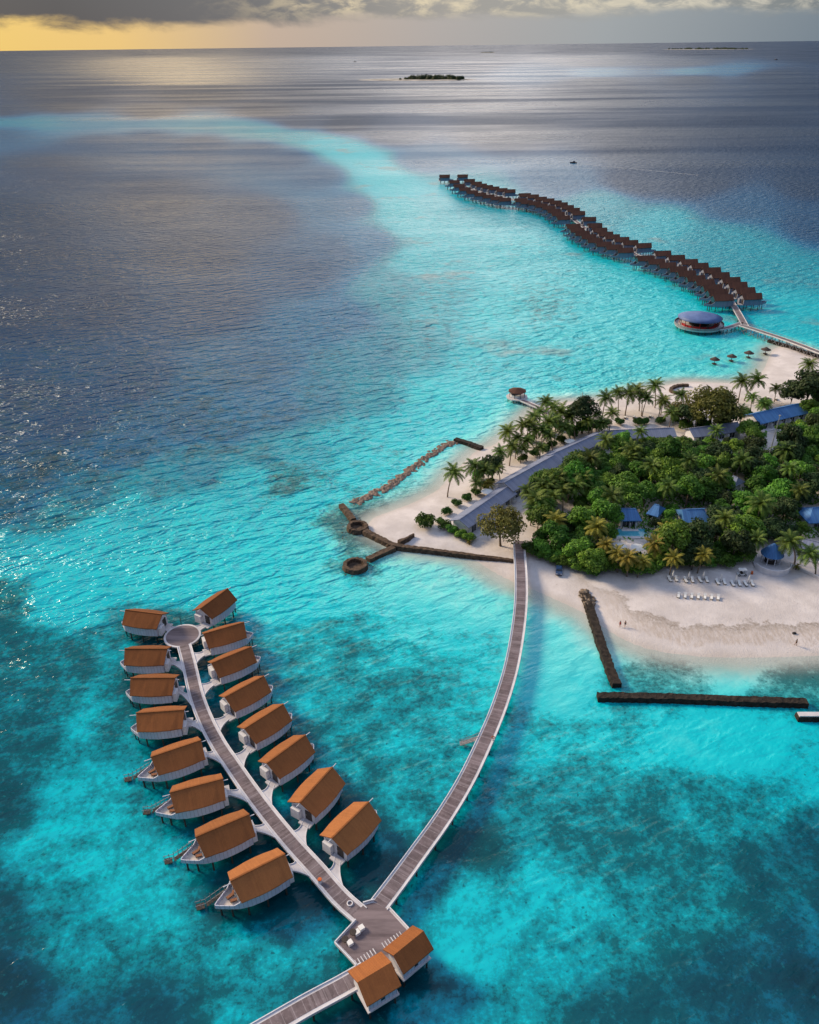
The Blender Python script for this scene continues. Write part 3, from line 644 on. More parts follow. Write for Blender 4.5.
# ------------------------------------------------------------------ water villas (boat shaped)
RIDGE, EAVE, FLOOR = 7.0, 5.3, 2.6
def half(x):
    """half width of the boat hull along its length"""
    K = [(-0.4, 2.05), (0.6, 2.25), (3, 2.55), (5, 2.6), (7, 2.4), (8.6, 1.95), (10, 1.2), (11, 0.6), (11.8, 0.05)]
    for (a, u), (b_, v) in zip(K, K[1:]):
        if x <= b_:
            t = max(0, (x - a) / (b_ - a)); t = t * t * (3 - 2 * t) * 0.5 + t * 0.5
            return u + (v - u) * t
    return 0.1
XS_ALL = [0.6, 1.5, 2.4, 3.3, 4.2, 5.1, 6, 6.9, 7.8, 8.6, 9.3, 10, 10.6, 11.2, 11.8]
def make_villa(detail=True, quarter=-1, stair=True, roof_m='roof_shingle', wall_m='white_cladding'):
    t = empty('water_villa')
    # floor
    out = [(x, half(x)) for x in XS_ALL] + [(x, -half(x)) for x in XS_ALL[::-1]]
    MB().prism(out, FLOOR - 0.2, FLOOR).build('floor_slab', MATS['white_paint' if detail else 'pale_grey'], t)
    inn = [(x, half(x) - 0.2) for x in XS_ALL if 8.6 <= x <= 11.3]; inn = inn + [(x, -y) for x, y in inn[::-1]]
    MB().prism(inn, FLOOR + 0.003, FLOOR + 0.04).build('terrace', MATS['terrace_deck'], t)
    # curved side walls with a bulwark round the bow
    for s in (1, -1):
        vs, fs = [], []
        for x in XS_ALL:
            top = EAVE - 0.16 if x < 8.0 else EAVE - 0.16 - (EAVE - 3.4) * min(1, (x - 8.0) / 1.1) ** 0.7
            h = half(x) + 0.02
            for th in (0.0, 0.14):
                vs += [(x, s * (h - th), FLOOR - 0.12), (x, s * (h - th), top)]
        m_ = len(XS_ALL)
        for i in range(m_ - 1):
            a, b_ = i * 4, i * 4 + 4
            fs += [(a, b_, b_ + 1, a + 1), (a + 2, a + 3, b_ + 3, b_ + 2), (a + 1, b_ + 1, b_ + 3, a + 3), (a, a + 2, b_ + 2, b_)]
        fs += [(0, 1, 3, 2)]; e = (m_ - 1) * 4; fs += [(e, e + 2, e + 3, e + 1)]
        MB().add(vs, fs).build('side_wall', MATS[wall_m], t)
    # entrance end: gable wall with a dark doorway and a curved porch screen
    y = half(0.6) - 0.14
    MB().add([(0.62, -y, FLOOR), (0.62, y, FLOOR), (0.62, y, EAVE), (0.62, 0, RIDGE - 0.25), (0.62, -y, EAVE), (0.76, -y, FLOOR), (0.76, y, FLOOR), (0.76, y, EAVE), (0.76, 0, RIDGE - 0.25), (0.76, -y, EAVE)],
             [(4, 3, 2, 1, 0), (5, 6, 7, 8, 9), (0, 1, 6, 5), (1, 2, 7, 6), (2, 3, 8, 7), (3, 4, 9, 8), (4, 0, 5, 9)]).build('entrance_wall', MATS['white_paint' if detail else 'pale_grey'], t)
    d = MB().box((0.58, -1.0, FLOOR + 1.1), (0.07, 1.25, 2.2)).build('door', MATS['door_dark'], t)
    if detail: MB().box((0.53, -0.55, FLOOR + 1.05), (0.05, 0.06, 0.3)).build('handle', MATS['metal'], d)
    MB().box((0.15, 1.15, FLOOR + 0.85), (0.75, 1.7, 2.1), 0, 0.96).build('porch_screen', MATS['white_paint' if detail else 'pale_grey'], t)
    MB().box((-0.1, -0.9, FLOOR - 0.15), (1.3, 2.2, 0.28)).build('doorstep', MATS['pale_deck'], t)
    # glazed sea front
    y = half(8.5) - 0.16
    w = MB().add([(8.45, -y, FLOOR + 0.04), (8.45, y, FLOOR + 0.04), (8.45, y, EAVE - 0.2), (8.45, 0, RIDGE - 0.3), (8.45, -y, EAVE - 0.2)], [(0, 1, 2, 3, 4)])
    w.add([(8.39, -y, FLOOR + 0.04), (8.39, y, FLOOR + 0.04), (8.39, y, EAVE - 0.2), (8.39, 0, RIDGE - 0.3), (8.39, -y, EAVE - 0.2)], [(4, 3, 2, 1, 0)])
    w = w.build('sea_window', MATS['glass'], t)
    if detail:
        fr = MB()
        for yy in (-y, -y / 2, 0, y / 2, y): fr.box((8.5, yy * 0.97, FLOOR + 1.4), (0.09, 0.09, 2.7))
        fr.box((8.5, 0, FLOOR + 2.35), (0.09, 2 * y, 0.1)); fr.build('frame', MATS['white_paint'], w)
    # roof: two shingled slopes whose eaves follow the hull
    XR = [-0.35, 1, 2.5, 4, 5.5, 7, 8.3, 9.2]
    rr = MB(); vs = []; fs = []
    for x in XR:
        xr = 0.0 if x == XR[0] else (8.9 if x == XR[-1] else x)
        e = max(half(min(max(x, 0.2), 8.6)), 2.3) + 0.52
        # eaves are cut back at the ends so that the ridge juts out
        xe = x + (0.55 if x == XR[0] else (-0.75 if x == XR[-1] else 0))
        vs += [(xe, -e, EAVE - 0.26), (xr, 0, RIDGE), (xe, e, EAVE - 0.26), (xe, -e + 0.02, EAVE - 0.44), (xr, 0, RIDGE - 0.2), (xe, e - 0.02, EAVE - 0.44)]
    for i in range(len(XR) - 1):
        a, b_ = i * 6, i * 6 + 6
        fs += [(a, b_, b_ + 1, a + 1), (a + 1, b_ + 1, b_ + 2, a + 2), (a + 3, a + 4, b_ + 4, b_ + 3), (a + 4, a + 5, b_ + 5, b_ + 4), (a, a + 3, b_ + 3, b_), (a + 2, b_ + 2, b_ + 5, a + 5)]
    fs += [(0, 1, 4, 3), (1, 2, 5, 4)]; e = (len(XR) - 1) * 6; fs += [(e, e + 3, e + 4, e + 1), (e + 1, e + 4, e + 5, e + 2)]
    rr.add(vs, fs); ro = rr.build('roof', MATS[roof_m], t)
    if detail:
        MB().box((4.45, 0, RIDGE + 0.02), (8.9, 0.26, 0.07)).build('ridge_cap', MATS['roof_shingle'], ro)
        MB().tube([(-0.75, 0.15, RIDGE - 0.42), (10.1, 0.15, RIDGE - 0.42)], 0.075, 6).build('ridge_pole', MATS['white_paint'], t)
    # stair down to the water with its rails, on the bow quarter
    if stair:
        Qs = quarter
        def at(u, v, z):   # u along the stair, v across it
            ca, sa = math.cos(0.22), math.sin(0.22)
            return (9.5 + u * ca - v * sa, Qs * (1.75 + u * sa + v * ca), z)
        st = MB()
        for i in range(9): st.box(at(i * 0.36, 0, FLOOR - 0.1 - i * 0.24), (0.34, 0.72, 0.07), Qs * 0.22)
        st.box(at(4.0, 0, 0.42), (1.2, 1.0, 0.14), Qs * 0.22)
        sob = st.build('water_stair', MATS['dark_pile'], t)
        hr = MB()
        for v in (-0.36, 0.36):
            hr.tube([at(-0.2, v, FLOOR + 0.9), at(3.2, v, 1.35), at(4.7, v, 1.3)], 0.05, 5)
            for k in range(7):
                f = k / 6; hr.tube([at(4.6 * f, v, max(0.45, FLOOR - 0.1 - 2.9 * f)), at(4.6 * f, v, max(1.3, FLOOR + 0.85 - 2.1 * f))], 0.04, 5)
        hr.build('handrail', MATS['grey_pile'], sob)
    for x, k in ((1.2, 0.8), (4.4, 0.85), (7.4, 0.85), (9.6, 0.7)):
        for s in (1, -1):
            h = half(x) * k * s
            MB().tube([(x, h, -1.5), (x, h, FLOOR - 0.2)], 0.15, 6).build('pile', MATS['dark_pile'], t)
    if detail: MB().tube([(11.0, 0, -1.5), (11.0, 0, FLOOR - 0.2)], 0.15, 6).build('pile', MATS['dark_pile'], t)
    return t

LEFT = [((164, 614.4), (127.5, 609.8)), ((168.5, 648.5), (128, 648.5)), ((176, 677.5), (134.5, 677.8)), ((184, 709.5), (141.5, 712.5)), ((201.6, 739.5), (155.5, 755)), ((224, 778), (174.3, 791)), ((250, 813.5), (200.5, 834.5)), ((286.2, 853), (234.9, 878.4))]
RIGHT = [((199, 609.3), (226, 589.5)), ((204, 633.5), (239, 623.5)), ((211, 663), (247.5, 648)), ((224.5, 697), (260, 677.8)), ((243.5, 728.8), (280, 705.8)), ((266, 763.5), (302, 737.2)), ((299.4, 803), (329.5, 770)), ((330.5, 839.2), (366.2, 804.2))]
ORD = ['first', 'second', 'third', 'fourth', 'fifth', 'sixth', 'seventh', 'eighth', 'ninth', 'tenth', 'eleventh']
proto = make_villa(True, -1, True); proto_r = make_villa(True, 1, False)
for ch in proto_r.children:      # the villas without a stair have a shorter bow
    if ch.name.split('.')[0] in ('floor_slab', 'terrace', 'side_wall', 'pile'):
        for vv in ch.data.vertices:
            if vv.co.x > 8.6: vv.co.x = 8.6 + (vv.co.x - 8.6) * 0.6
first = True
SP = [Vector((p[0], p[1])) for p in spine]
chairs = []
VILLA_STERN = []
for side, rows in (('left', LEFT), ('right', RIGHT)):
    for i, (A, B) in enumerate(rows):
        a, b_ = P(*A, RIDGE), P(*B, RIDGE)
        src = proto if side == 'left' and i >= 4 else proto_r
        o = src if (src is proto and i == 4) or (src is proto_r and side == 'left' and i == 0) else copy_tree(src)
        d = b_ - a
        c = (a + b_) / 2; d.normalize(); a = c - d * (4.45 * 1.05 - 0.5)
        o.location = (a.x, a.y, 0); o.rotation_euler.z = math.atan2(d.y, d.x); o.scale = (1.05, 1.13, 1.0)
        kf = (0.66 + 0.055 * i) if side == 'left' else (0.76 + 0.045 * i)      # roofs get lighter towards the arrival platform
        for ch in o.children:
            if ch.name.startswith('roof'): ch.color = (kf, kf * (0.98 + 0.012 * i), kf * (0.96 + 0.02 * i), 1)
        if i == 7: lab = 'white boat shaped villa with orange roof, %s row, nearest the arrival platform' % side
        elif i == 0: lab = 'white boat shaped villa with brown roof at the round platform, %s row' % side
        else: lab = 'white boat shaped villa with orange roof, %s from the round platform, %s row' % (ORD[i], side)
        tag(o, lab, 'water villa', 'boat shaped water villas along the near jetty')
        st = a + d * 0.1; nrm = Vector((-d.y, d.x, 0))
        VILLA_STERN.append((st + nrm * (-0.9), d, side, i))
        if side == 'left' and i >= 4:
            for k, (xx, yy) in enumerate(((9.4, 0.55), (9.7, -0.45))):
                chairs.append((a + d * xx + nrm * yy, math.atan2(d.y, d.x), i, k))
# spurs from the boardwalk to each villa (parts of the boardwalk)
for (st, d, side, i) in VILLA_STERN:
    s2 = Vector((st.x, st.y))
    if i == 0:
        tgt = Vector((o1.x + cx, o1.y + cy)); v = (s2 - tgt).normalized(); base = tgt + v * 4.0; w0, w1 = 2.2, 1.5
    else:
        # leave the spine a little further towards the arrival platform and flare into it
        j = min(range(len(SP)), key=lambda k: (SP[k] - (s2 - Vector((d.x, d.y)) * 2.0)).length)
        j = min(j + 1, len(SP) - 2)
        tt = (SP[j + 1] - SP[j - 1]).normalized(); nn = Vector((-tt.y, tt.x))
        if (s2 - SP[j]).dot(nn) < 0: nn = -nn
        base = SP[j] + nn * 1.5; w0, w1 = 4.0, 1.5
    v = s2 - base; L = v.length; v.normalize(); nr = Vector((-v.y, v.x)); tt = nr if i == 0 else tt * (1 if tt.dot(nr) > 0 else -1)
    pts_l, pts_r = [], []
    for k in range(7):
        f = k / 6; ww = w1 + (w0 - w1) * (1 - f) ** 3
        q = base + v * (L * f); ax = tt
        pts_l.append(q + ax * ww / 2 - Vector((o1.x, o1.y))); pts_r.append(q - ax * ww / 2 - Vector((o1.x, o1.y)))
    poly = [tuple(p) for p in pts_l] + [tuple(p) for p in pts_r[::-1]]
    MB().prism(poly, DZ - 0.3, DZ - 0.006).build('spur', MATS['pale_deck'], bw1)
    for pts in (pts_l, pts_r):
        MB().ribbon([tuple(p) for p in pts], 0.1, DZ - 0.004, DZ + 0.14).build('spur_kerb', MATS['white_paint'], bw1)
# deck chairs on the terraces
def make_chair():
    t = empty('deck_chair')
    MB().box((0, 0, 0.25), (1.25, 0.55, 0.07)).build('frame', MATS['dark_frame'], t)
    mb = MB().box((0.1, 0, 0.34), (1.0, 0.5, 0.1)); mb.build('cushion', MATS['cushion'], t)
    mb = MB().add([(-0.42, -0.25, 0.3), (-0.42, 0.25, 0.3), (-0.75, 0.25, 0.85), (-0.75, -0.25, 0.85), (-0.5, -0.25, 0.3), (-0.5, 0.25, 0.3), (-0.83, 0.25, 0.85), (-0.83, -0.25, 0.85)],
                  [(0, 1, 2, 3), (4, 7, 6, 5), (0, 3, 7, 4), (1, 5, 6, 2), (3, 2, 6, 7), (0, 4, 5, 1)]); mb.build('backrest', MATS['cushion'], t)
    for x in (-0.5, 0.5):
        for y in (-0.22, 0.22): MB().box((x, y, 0.11), (0.06, 0.06, 0.22)).build('leg', MATS['dark_frame'], t)
    return t
pc = make_chair()
for k, (q, rz, i, kk) in enumerate(chairs):
    o = pc if k == 0 else copy_tree(pc)
    o.location = (q.x, q.y, FLOOR + 0.042); o.rotation_euler.z = rz + (0.25 if kk else -0.2)
    tag(o, 'brown deck chair, %s one, on the bow of the %s villa down the left row' % ('rear' if kk == 0 else 'front', ORD[i]), 'deck chair', 'deck chairs on the villa terraces')

# arrival huts
def gable_hut(name, A, B, label, hw=2.5, ridge=6.6, eave=5.2):
    a, b_ = P(*A, ridge), P(*B, ridge); d = b_ - a; L = d.length; d.normalize()
    t = empty(name, (a.x, a.y, 0), math.atan2(d.y, d.x), label, 'hut', 'arrival huts on the platform')
    rf = MB()
    e = hw + 0.4
    rf.add([(-0.1, -e, eave), (0, 0, ridge), (-0.1, e, eave), (L - 0.1, -e, eave), (L, 0, ridge), (L - 0.1, e, eave)] + [(-0.1, -e, eave - .2), (0, 0, ridge - .2), (-0.1, e, eave - .2), (L - 0.1, -e, eave - .2), (L, 0, ridge - .2), (L - 0.1, e, eave - .2)],
           [(0, 3, 4, 1), (1, 4, 5, 2), (6, 7, 10, 9), (7, 8, 11, 10), (0, 6, 9, 3), (2, 5, 11, 8), (0, 1, 7, 6), (1, 2, 8, 7), (3, 9, 10, 4), (4, 10, 11, 5)])
    rf.build('roof', MATS['roof_shingle'], t)
    MB().box((0.45 + (L - 0.9) / 2, -hw + 0.35, (DZ + eave) / 2 - 0.3), (L - 0.9, 0.15, eave - DZ)).build('wall', MATS['white_cladding'], t)
    MB().box((0.45 + (L - 0.9) / 2, hw - 0.35, (DZ + eave) / 2), (L - 0.9, 0.15, eave - DZ)).build('wall', MATS['white_cladding'], t)
    for x in (0.52, L - 0.52):
        MB().add([(x - .07, -hw + .45, DZ), (x - .07, hw - .45, DZ), (x - .07, hw - .45, eave), (x - .07, 0, ridge - .25), (x - .07, -hw + .45, eave), (x + .07, -hw + .45, DZ), (x + .07, hw - .45, DZ), (x + .07, hw - .45, eave), (x + .07, 0, ridge - .25), (x + .07, -hw + .45, eave)],
                 [(4, 3, 2, 1, 0), (5, 6, 7, 8, 9), (0, 1, 6, 5), (1, 2, 7, 6), (2, 3, 8, 7), (3, 4, 9, 8), (4, 0, 5, 9)]).build('end_wall', MATS['white_paint'], t)
    MB().box((L * 0.5, -hw + 0.26, DZ + 0.85), (0.6, 0.06, 0.45)).build('window', MATS['glass'], t)
    MB().box((L / 2, -0.2, DZ - 0.12), (L - 0.4, 2 * hw - 0.4, 0.22)).build('floor_slab', MATS['pale_deck'], t)
    for x in (0.7, L - 0.7):
        for y in (-hw + 0.5, hw - 0.5): MB().tube([(x, y, -1.5), (x, y, DZ - 0.24)], 0.16, 6).build('pile', MATS['dark_pile'], t)
gable_hut('arrival_hut', (357.3, 982.5), (391.5, 962), 'orange roofed hut on the arrival platform, the lower one beside the short boardwalk')
gable_hut('arrival_hut', (393.3, 955.5), (423.6, 930.8), 'orange roofed hut on the arrival platform, the upper one at its outer right corner', hw=2.0)

# ------------------------------------------------------------------ far arc of villas
FARB = make_villa(False, -1, False, 'roof_dark_shaded', 'shaded_cladding')  # backlighting of the far arc is painted into these darker materials
far_used = [False]
def far_villa(pt, z, rz, at_bow, label, sc=1.2):
    v = P(pt[0], pt[1], z)
    d = Vector((math.cos(rz), math.sin(rz), 0))
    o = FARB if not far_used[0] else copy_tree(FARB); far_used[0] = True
    a = v - d * (at_bow * sc)
    o.location = (a.x, a.y, 0); o.rotation_euler.z = rz; o.scale = (sc,) * 3
    tag(o, label, 'water villa', 'water villas of the far arc')
    return a
SECT = [('nearest', 'A', [(629.8, 264.4), (640.5, 267.8), (651.3, 271.7), (661.5, 275.6), (669.8, 280), (678.6, 285), (687.4, 289), (694.4, 294.4), (699.3, 299), (704.2, 304.7)],
         [(670.8, 252.7), (684.5, 257), (697.4, 261.2), (708, 265), (720.3, 269.5), (729, 274.4), (739.8, 279.3), (746.6, 284.2), (754.5, 289.6), (761.3, 295.4)]),
        ('second', 'B', [(560.5, 231.5), (564, 235.5), (568.7, 238.9), (574.8, 242.2), (580.8, 246), (589.5, 250), (599, 253), (610.3, 256.3)],
         [(596, 218.7), (602, 225), (607, 229.5), (613, 233.5), (619.7, 236.2), (629, 238.9), (637.9, 242), (651.3, 245)]),
        ('third', 'C', [(510, 204.8), (515.5, 206.8), (523.5, 208), (530, 210.3), (537, 212.5), (542, 215.8), (546, 219), (551, 222.9)],
         [(530.8, 194.7), (538.9, 196), (546.9, 198.3), (554.3, 200), (561.7, 202), (567.7, 204), (573.8, 206.8), (579.8, 209.5), (585, 212.8)]),
        ('farthest', 'D', [(445, 186), (449.5, 190), (455, 193.5), (462, 196.5), (470, 199), (478, 201), (486, 202.8), (494, 204.3)],
         [(450, 176), (468, 175.8), (475, 180.4), (482, 183), (487, 185), (493, 186.5), (499.4, 188), (507.5, 189.6), (515.5, 190.8)])]
for nm, key, nearrow, farrow in SECT:
    n = len(nearrow)
    for i, q in enumerate(nearrow):
        j = n - 1 - i
        pos = ('%s from its shore end' % ORD[j]) if j else 'nearest its shore end'
        far_villa(q, 3.4, math.pi + R(5), 11.8, 'dark villa, lagoon side row, %s section of far arc, %s' % (nm, pos))
    n = len(farrow)
    for i, q in enumerate(farrow):
        j = n - 1 - i
        pos = ('%s from its shore end' % ORD[j]) if j else 'nearest its shore end'
        far_villa(q, RIDGE, R(4), 8.9, 'dark villa, open sea row, %s section of far arc, %s' % (nm, pos))
FW_PX = [(746, 327), (740, 316), (734, 306), (727, 297), (712, 286), (690, 275.5), (668, 267), (645, 258), (622, 249), (600, 238), (584, 227), (570, 217.5), (552, 209.5), (532, 204), (512, 199.5), (492, 195), (474, 190), (462, 185)]
fw = smooth_line([P(*q, DZ)[:2] for q in FW_PX], 6.0)
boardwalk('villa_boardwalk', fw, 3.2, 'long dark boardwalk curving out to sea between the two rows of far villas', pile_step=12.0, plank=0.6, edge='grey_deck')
BR_PX = [(741, 325), (760, 331), (790, 341), (819, 352), (860, 368), (900, 384)]
br = smooth_line([P(*q, 3.4)[:2] for q in BR_PX], 4.0)
bb, ob_ = boardwalk('footbridge', br, 3.0, 'railed footbridge on slanted white piles linking the far villas to the beach', z=3.4, pile_step=4.0, pile_mat='grey_pile', plank=0.7)
ln = [(p[0] - ob_.x, p[1] - ob_.y) for p in br]
for s in (1, -1):
    L = offset(ln, s * 1.4); mb = MB()
    mb.tube([(p[0], p[1], 4.45) for p in L], 0.06, 5); mb.tube([(p[0], p[1], 4.0) for p in L], 0.04, 5)
    for p in L: mb.tube([(p[0], p[1], 3.5), (p[0], p[1], 4.45)], 0.05, 5)
    mb.build('railing', MATS['grey_pile'], bb)
    mb = MB()
    for i in range(len(L) - 1):
        mb.tube([(L[i][0], L[i][1], -0.5), (L[i + 1][0], L[i + 1][1], 3.0)], 0.09, 5); mb.tube([(L[i][0], L[i][1], 3.0), (L[i + 1][0], L[i + 1][1], -0.5)], 0.09, 5)
    mb.build('cross_bracing', MATS['grey_pile'], bb)

# round restaurant
c = P(699, 324, 2.4)
t = empty('round_restaurant', (c.x, c.y, 0), 0, 'round overwater restaurant with shallow blue grey roof and red furnishings', 'restaurant')
el = lambda r, z: (r, z)
MB().lathe([(0.001, 1.7), (11.2, 1.7), (11.5, 2.4), (0.001, 2.42)], 48).build('deck', MATS['pale_deck'], t)
MB().lathe([(11.45, 2.2), (11.45, 3.3), (11.25, 3.3), (11.25, 2.42)], 48, a0=R(120), a1=R(400)).build('parapet', MATS['grey_pile'], t)
MB().lathe([(10.2, 5.6), (10.35, 5.75), (7, 6.75), (3.5, 7.5), (0.5, 8.0), (0.001, 8.05)], 48).build('roof', MATS['round_roof'], t, True)
MB().lathe([(10.2, 5.58), (0.001, 6.6)], 48).build('ceiling', MATS['dark_frame'], t)
for k in range(16):
    w = 2 * math.pi * k / 16 + 0.1
    MB().tube([(9.2 * math.cos(w), 9.2 * math.sin(w), 2.42), (9.2 * math.cos(w), 9.2 * math.sin(w), 5.75)], 0.16, 6).build('column', MATS['red_fabric'] if k % 2 else MATS['dark_frame'], t)
MB().lathe([(4.6, 2.42), (4.6, 5.9), (4.5, 5.9)], 28).build('core_wall', MATS['dark_frame'], t)
for k in range(20):
    w = 2 * math.pi * k / 20
    MB().tube([(10.2 * math.cos(w), 10.2 * math.sin(w), -1.5), (10.2 * math.cos(w), 10.2 * math.sin(w), 1.7)], 0.2, 6).build('pile', MATS['dark_pile'], t)
# furnishing on its deck
sofa = empty('curved_sofa'); MB().lathe([(7.2, 0), (8.4, 0), (8.4, 0.45), (7.2, 0.45)], 5, a0=0, a1=R(22)).build('seat', MATS['red_fabric'], sofa); MB().lathe([(8.4, 0), (8.65, 0), (8.65, 1.0), (8.4, 1.0), (8.4, 0)], 5, a0=0, a1=R(22)).build('backrest', MATS['red_fabric'], sofa)
names = ['leftmost', 'second from the left', 'third from the left', 'middle', 'third from the right', 'second from the right', 'rightmost']
for k in range(7):
    o = sofa if k == 0 else copy_tree(sofa)
    o.location = (c.x, c.y, 2.43); o.rotation_euler.z = R(180 + 3 + k * 25)
    tag(o, 'red curved sofa under the round blue roof, %s along its front' % names[k] if k in (0, 3, 6) else 'red curved sofa under the round blue roof, %s along its front' % names[k], 'sofa', 'red sofas of the round restaurant')
rw = smooth_line([P(718, 329, DZ)[:2], P(728, 327.5, DZ)[:2], P(743, 322.5, DZ)[:2]], 3.0)
boardwalk('restaurant_gangway', rw, 3.0, 'short gangway with white piles between the round restaurant and the far boardwalk', pile_step=3.0, pile_mat='grey_pile', first=1.5, last=1.0)
# thatched parasols standing in the lagoon
def water_parasol():
    t = empty('lagoon_parasol')
    MB().lathe([(0.35, 2.7), (2.1, 2.35), (2.15, 2.2), (0.3, 2.5)], 14).build('thatch_skirt', MATS['thatch'], t)
    MB().lathe([(1.5, 2.62), (0.75, 3.1), (0.001, 3.5)], 14).build('thatch_cap', MATS['thatch'], t)
    MB().tube([(0, 0, -1.2), (0, 0, 2.9)], 0.12, 7).build('pole', MATS['dark_pile'], t)
    MB().lathe([(0.001, 0.35), (1.0, 0.35), (1.0, 0.5), (0.001, 0.5)], 14).build('seat_ring', MATS['dark_frame'], t)
    return t
wp = water_parasol()
for i, (q, lab) in enumerate(zip([(714, 364.5), (731, 361.5), (748, 358), (765, 354.5)], ['leftmost of four, farthest from the beach', 'second from the left of four', 'third from the left of four', 'rightmost of four, nearest the sand'])):
    o = wp if i == 0 else copy_tree(wp); v = P(*q, 0); o.location = (v.x, v.y, 0); o.rotation_euler.z = i
    tag(o, 'dark thatched parasol standing in the lagoon, ' + lab, 'parasol', 'thatched parasols in the lagoon')

# ------------------------------------------------------------------ stone breakwaters
def wall_line(name, pts, w, h, label, m_='stone', z0=-1.2, taper=None, rough=0.16, seed=1, cat='breakwater'):
    rnd = random.Random(seed)
    ln = smooth_line(pts, 0.6) if len(pts) > 2 else [tuple(Vector(pts[0]).lerp(Vector(pts[1]), k / 60)) for k in range(61)]
    vs, fs = [], []; n = len(ln)
    prof = [(-0.62, z0), (-0.55, 0.2), (-0.46, None), (-0.2, None), (0.2, None), (0.46, None), (0.55, 0.2), (0.62, z0)]
    for i in range(n):
        ww = w if taper is None else w + (taper - w) * i / (n - 1)
        for f, z in prof:
            p = offset(ln, f * ww + rnd.uniform(-rough, rough) * 0.8)[i] if False else None
            a = Vector(ln[max(i - 1, 0)]); b_ = Vector(ln[min(i + 1, n - 1)]); tt = (b_ - a).normalized()
            oo = f * ww + rnd.uniform(-rough, rough) * 0.7
            zz = z if z is not None else h + rnd.uniform(-rough, rough) * 0.45
            vs.append((ln[i][0] - tt.y * oo, ln[i][1] + tt.x * oo, zz))
    m0 = len(prof)
    for i in range(n - 1):
        for k in range(m0 - 1): fs.append((i * m0 + k, i * m0 + k + 1, (i + 1) * m0 + k + 1, (i + 1) * m0 + k))
    fs += [tuple(range(m0 - 1, -1, -1)), tuple((n - 1) * m0 + k for k in range(m0))]
    ob = MB().add(vs, fs).build(name, MATS[m_]); 
    return tag(ob, label, cat)
def W(*q): return [tuple(P(a, b_, 0)[:2]) for a, b_ in q]
wall_line('stone_breakwater', W((341.5, 507), (348, 515), (353.5, 522)), 1.7, 1.2, 'short brown stone breakwater arm above the upper stone ring', seed=3)
wall_line('stone_breakwater', W((365, 533.5), (380, 541), (397, 548.5), (428, 552.5), (470, 558), (516, 564)), 1.9, 1.25, 'long brown stone breakwater running from the upper stone ring to the boardwalk', taper=0.9, seed=4)
wall_line('stone_breakwater', W((368, 561.5), (382, 555), (394, 549.8)), 1.9, 1.1, 'brown stone breakwater arm between the lower stone ring and the long breakwater', seed=5)
wall_line('stone_breakwater', W((399, 545.5), (407, 542), (414, 538)), 1.4, 1.5, 'thin brown stone spur pointing from the long breakwater onto the sand', taper=0.4, seed=6)
def ring(q, r, lab, seed):
    rnd = random.Random(seed); c = P(*q, 0); vs, fs = [], []; n = 40
    prof = [(r + .35, -1.2), (r + .25, .3), (r, 1.25), (r - 0.95, 1.25), (r - 1.05, 0.5), (r - 1.1, -0.4)]
    for k in range(n):
        w = 2 * math.pi * k / n
        for a, z in prof:
            a += rnd.uniform(-.12, .12); vs.append((c.x + a * math.cos(w), c.y + a * math.sin(w), z + rnd.uniform(-.1, .1)))
    m0 = len(prof)
    for k in range(n):
        for j in range(m0 - 1): fs.append((k * m0 + j, ((k + 1) % n) * m0 + j, ((k + 1) % n) * m0 + j + 1, k * m0 + j + 1))
    ob = MB().add(vs, fs).build('stone_ring', MATS['stone']); tag(ob, lab, 'breakwater', 'round stone pens on the breakwater')
    MBc = MB().lathe([(0.001, 0.25), (r - 1.0, 0.2)], 24, (c.x, c.y)); ob2 = MBc.build('ring_floor', MATS['stone']); ob2.parent = ob
ring((357.7, 529), 3.0, 'round brown stone pen at the upper end of the long breakwater', 7)
ring((355.4, 567.5), 3.2, 'round brown stone pen at the lower breakwater arm, farthest out in the water', 8)
def boulders(name, line, w, n, label, m_, size=(0.35, 0.9), zc=0.05, seed=1):
    rnd = random.Random(seed); mb = MB()
    ico = [(0, 0, 1), (.89, 0, .45), (.28, .85, .45), (-.72, .53, .45), (-.72, -.53, .45), (.28, -.85, .45), (.72, .53, -.45), (-.28, .85, -.45), (-.89, 0, -.45), (-.28, -.85, -.45), (.72, -.53, -.45), (0, 0, -1)]
    fc = [(0, 1, 2), (0, 2, 3), (0, 3, 4), (0, 4, 5), (0, 5, 1), (1, 6, 2), (2, 7, 3), (3, 8, 4), (4, 9, 5), (5, 10, 1), (2, 6, 7), (3, 7, 8), (4, 8, 9), (5, 9, 10), (1, 10, 6), (6, 11, 7), (7, 11, 8), (8, 11, 9), (9, 11, 10), (10, 11, 6)]
    for i in range(n):
        t = rnd.random() * (len(line) - 1.001); k = int(t); p = Vector(line[k]).lerp(Vector(line[k + 1]), t - k)
        a = (Vector(line[k + 1]) - Vector(line[k])).normalized(); o_ = rnd.gauss(0, w / 2.4)
        s = rnd.uniform(*size); sx, sy, sz = s * rnd.uniform(.7, 1.3), s * rnd.uniform(.7, 1.3), s * rnd.uniform(.45, .8); rz = rnd.random() * 6.28
        x, y = p.x - a.y * o_, p.y + a.x * o_
        mb.add([(x + (u * math.cos(rz) * sx - v * math.sin(rz) * sy) * rnd.uniform(.85, 1.15), y + (u * math.sin(rz) * sx + v * math.cos(rz) * sy) * rnd.uniform(.85, 1.15), zc + w_ * sz - abs(o_) * 0.12) for u, v, w_ in ico], fc)
    return tag(mb.build(name, MATS[m_]), label, 'breakwater')
boulders('rubble_breakwater', smooth_line(W((352, 503), (372, 495), (388, 487), (405, 474), (420, 463), (435, 452), (447, 445), (455, 442)), 2.0), 2.2, 520, 'low curved breakwater of loose pale brown rubble enclosing the shallow lagoon', 'rubble', seed=2)
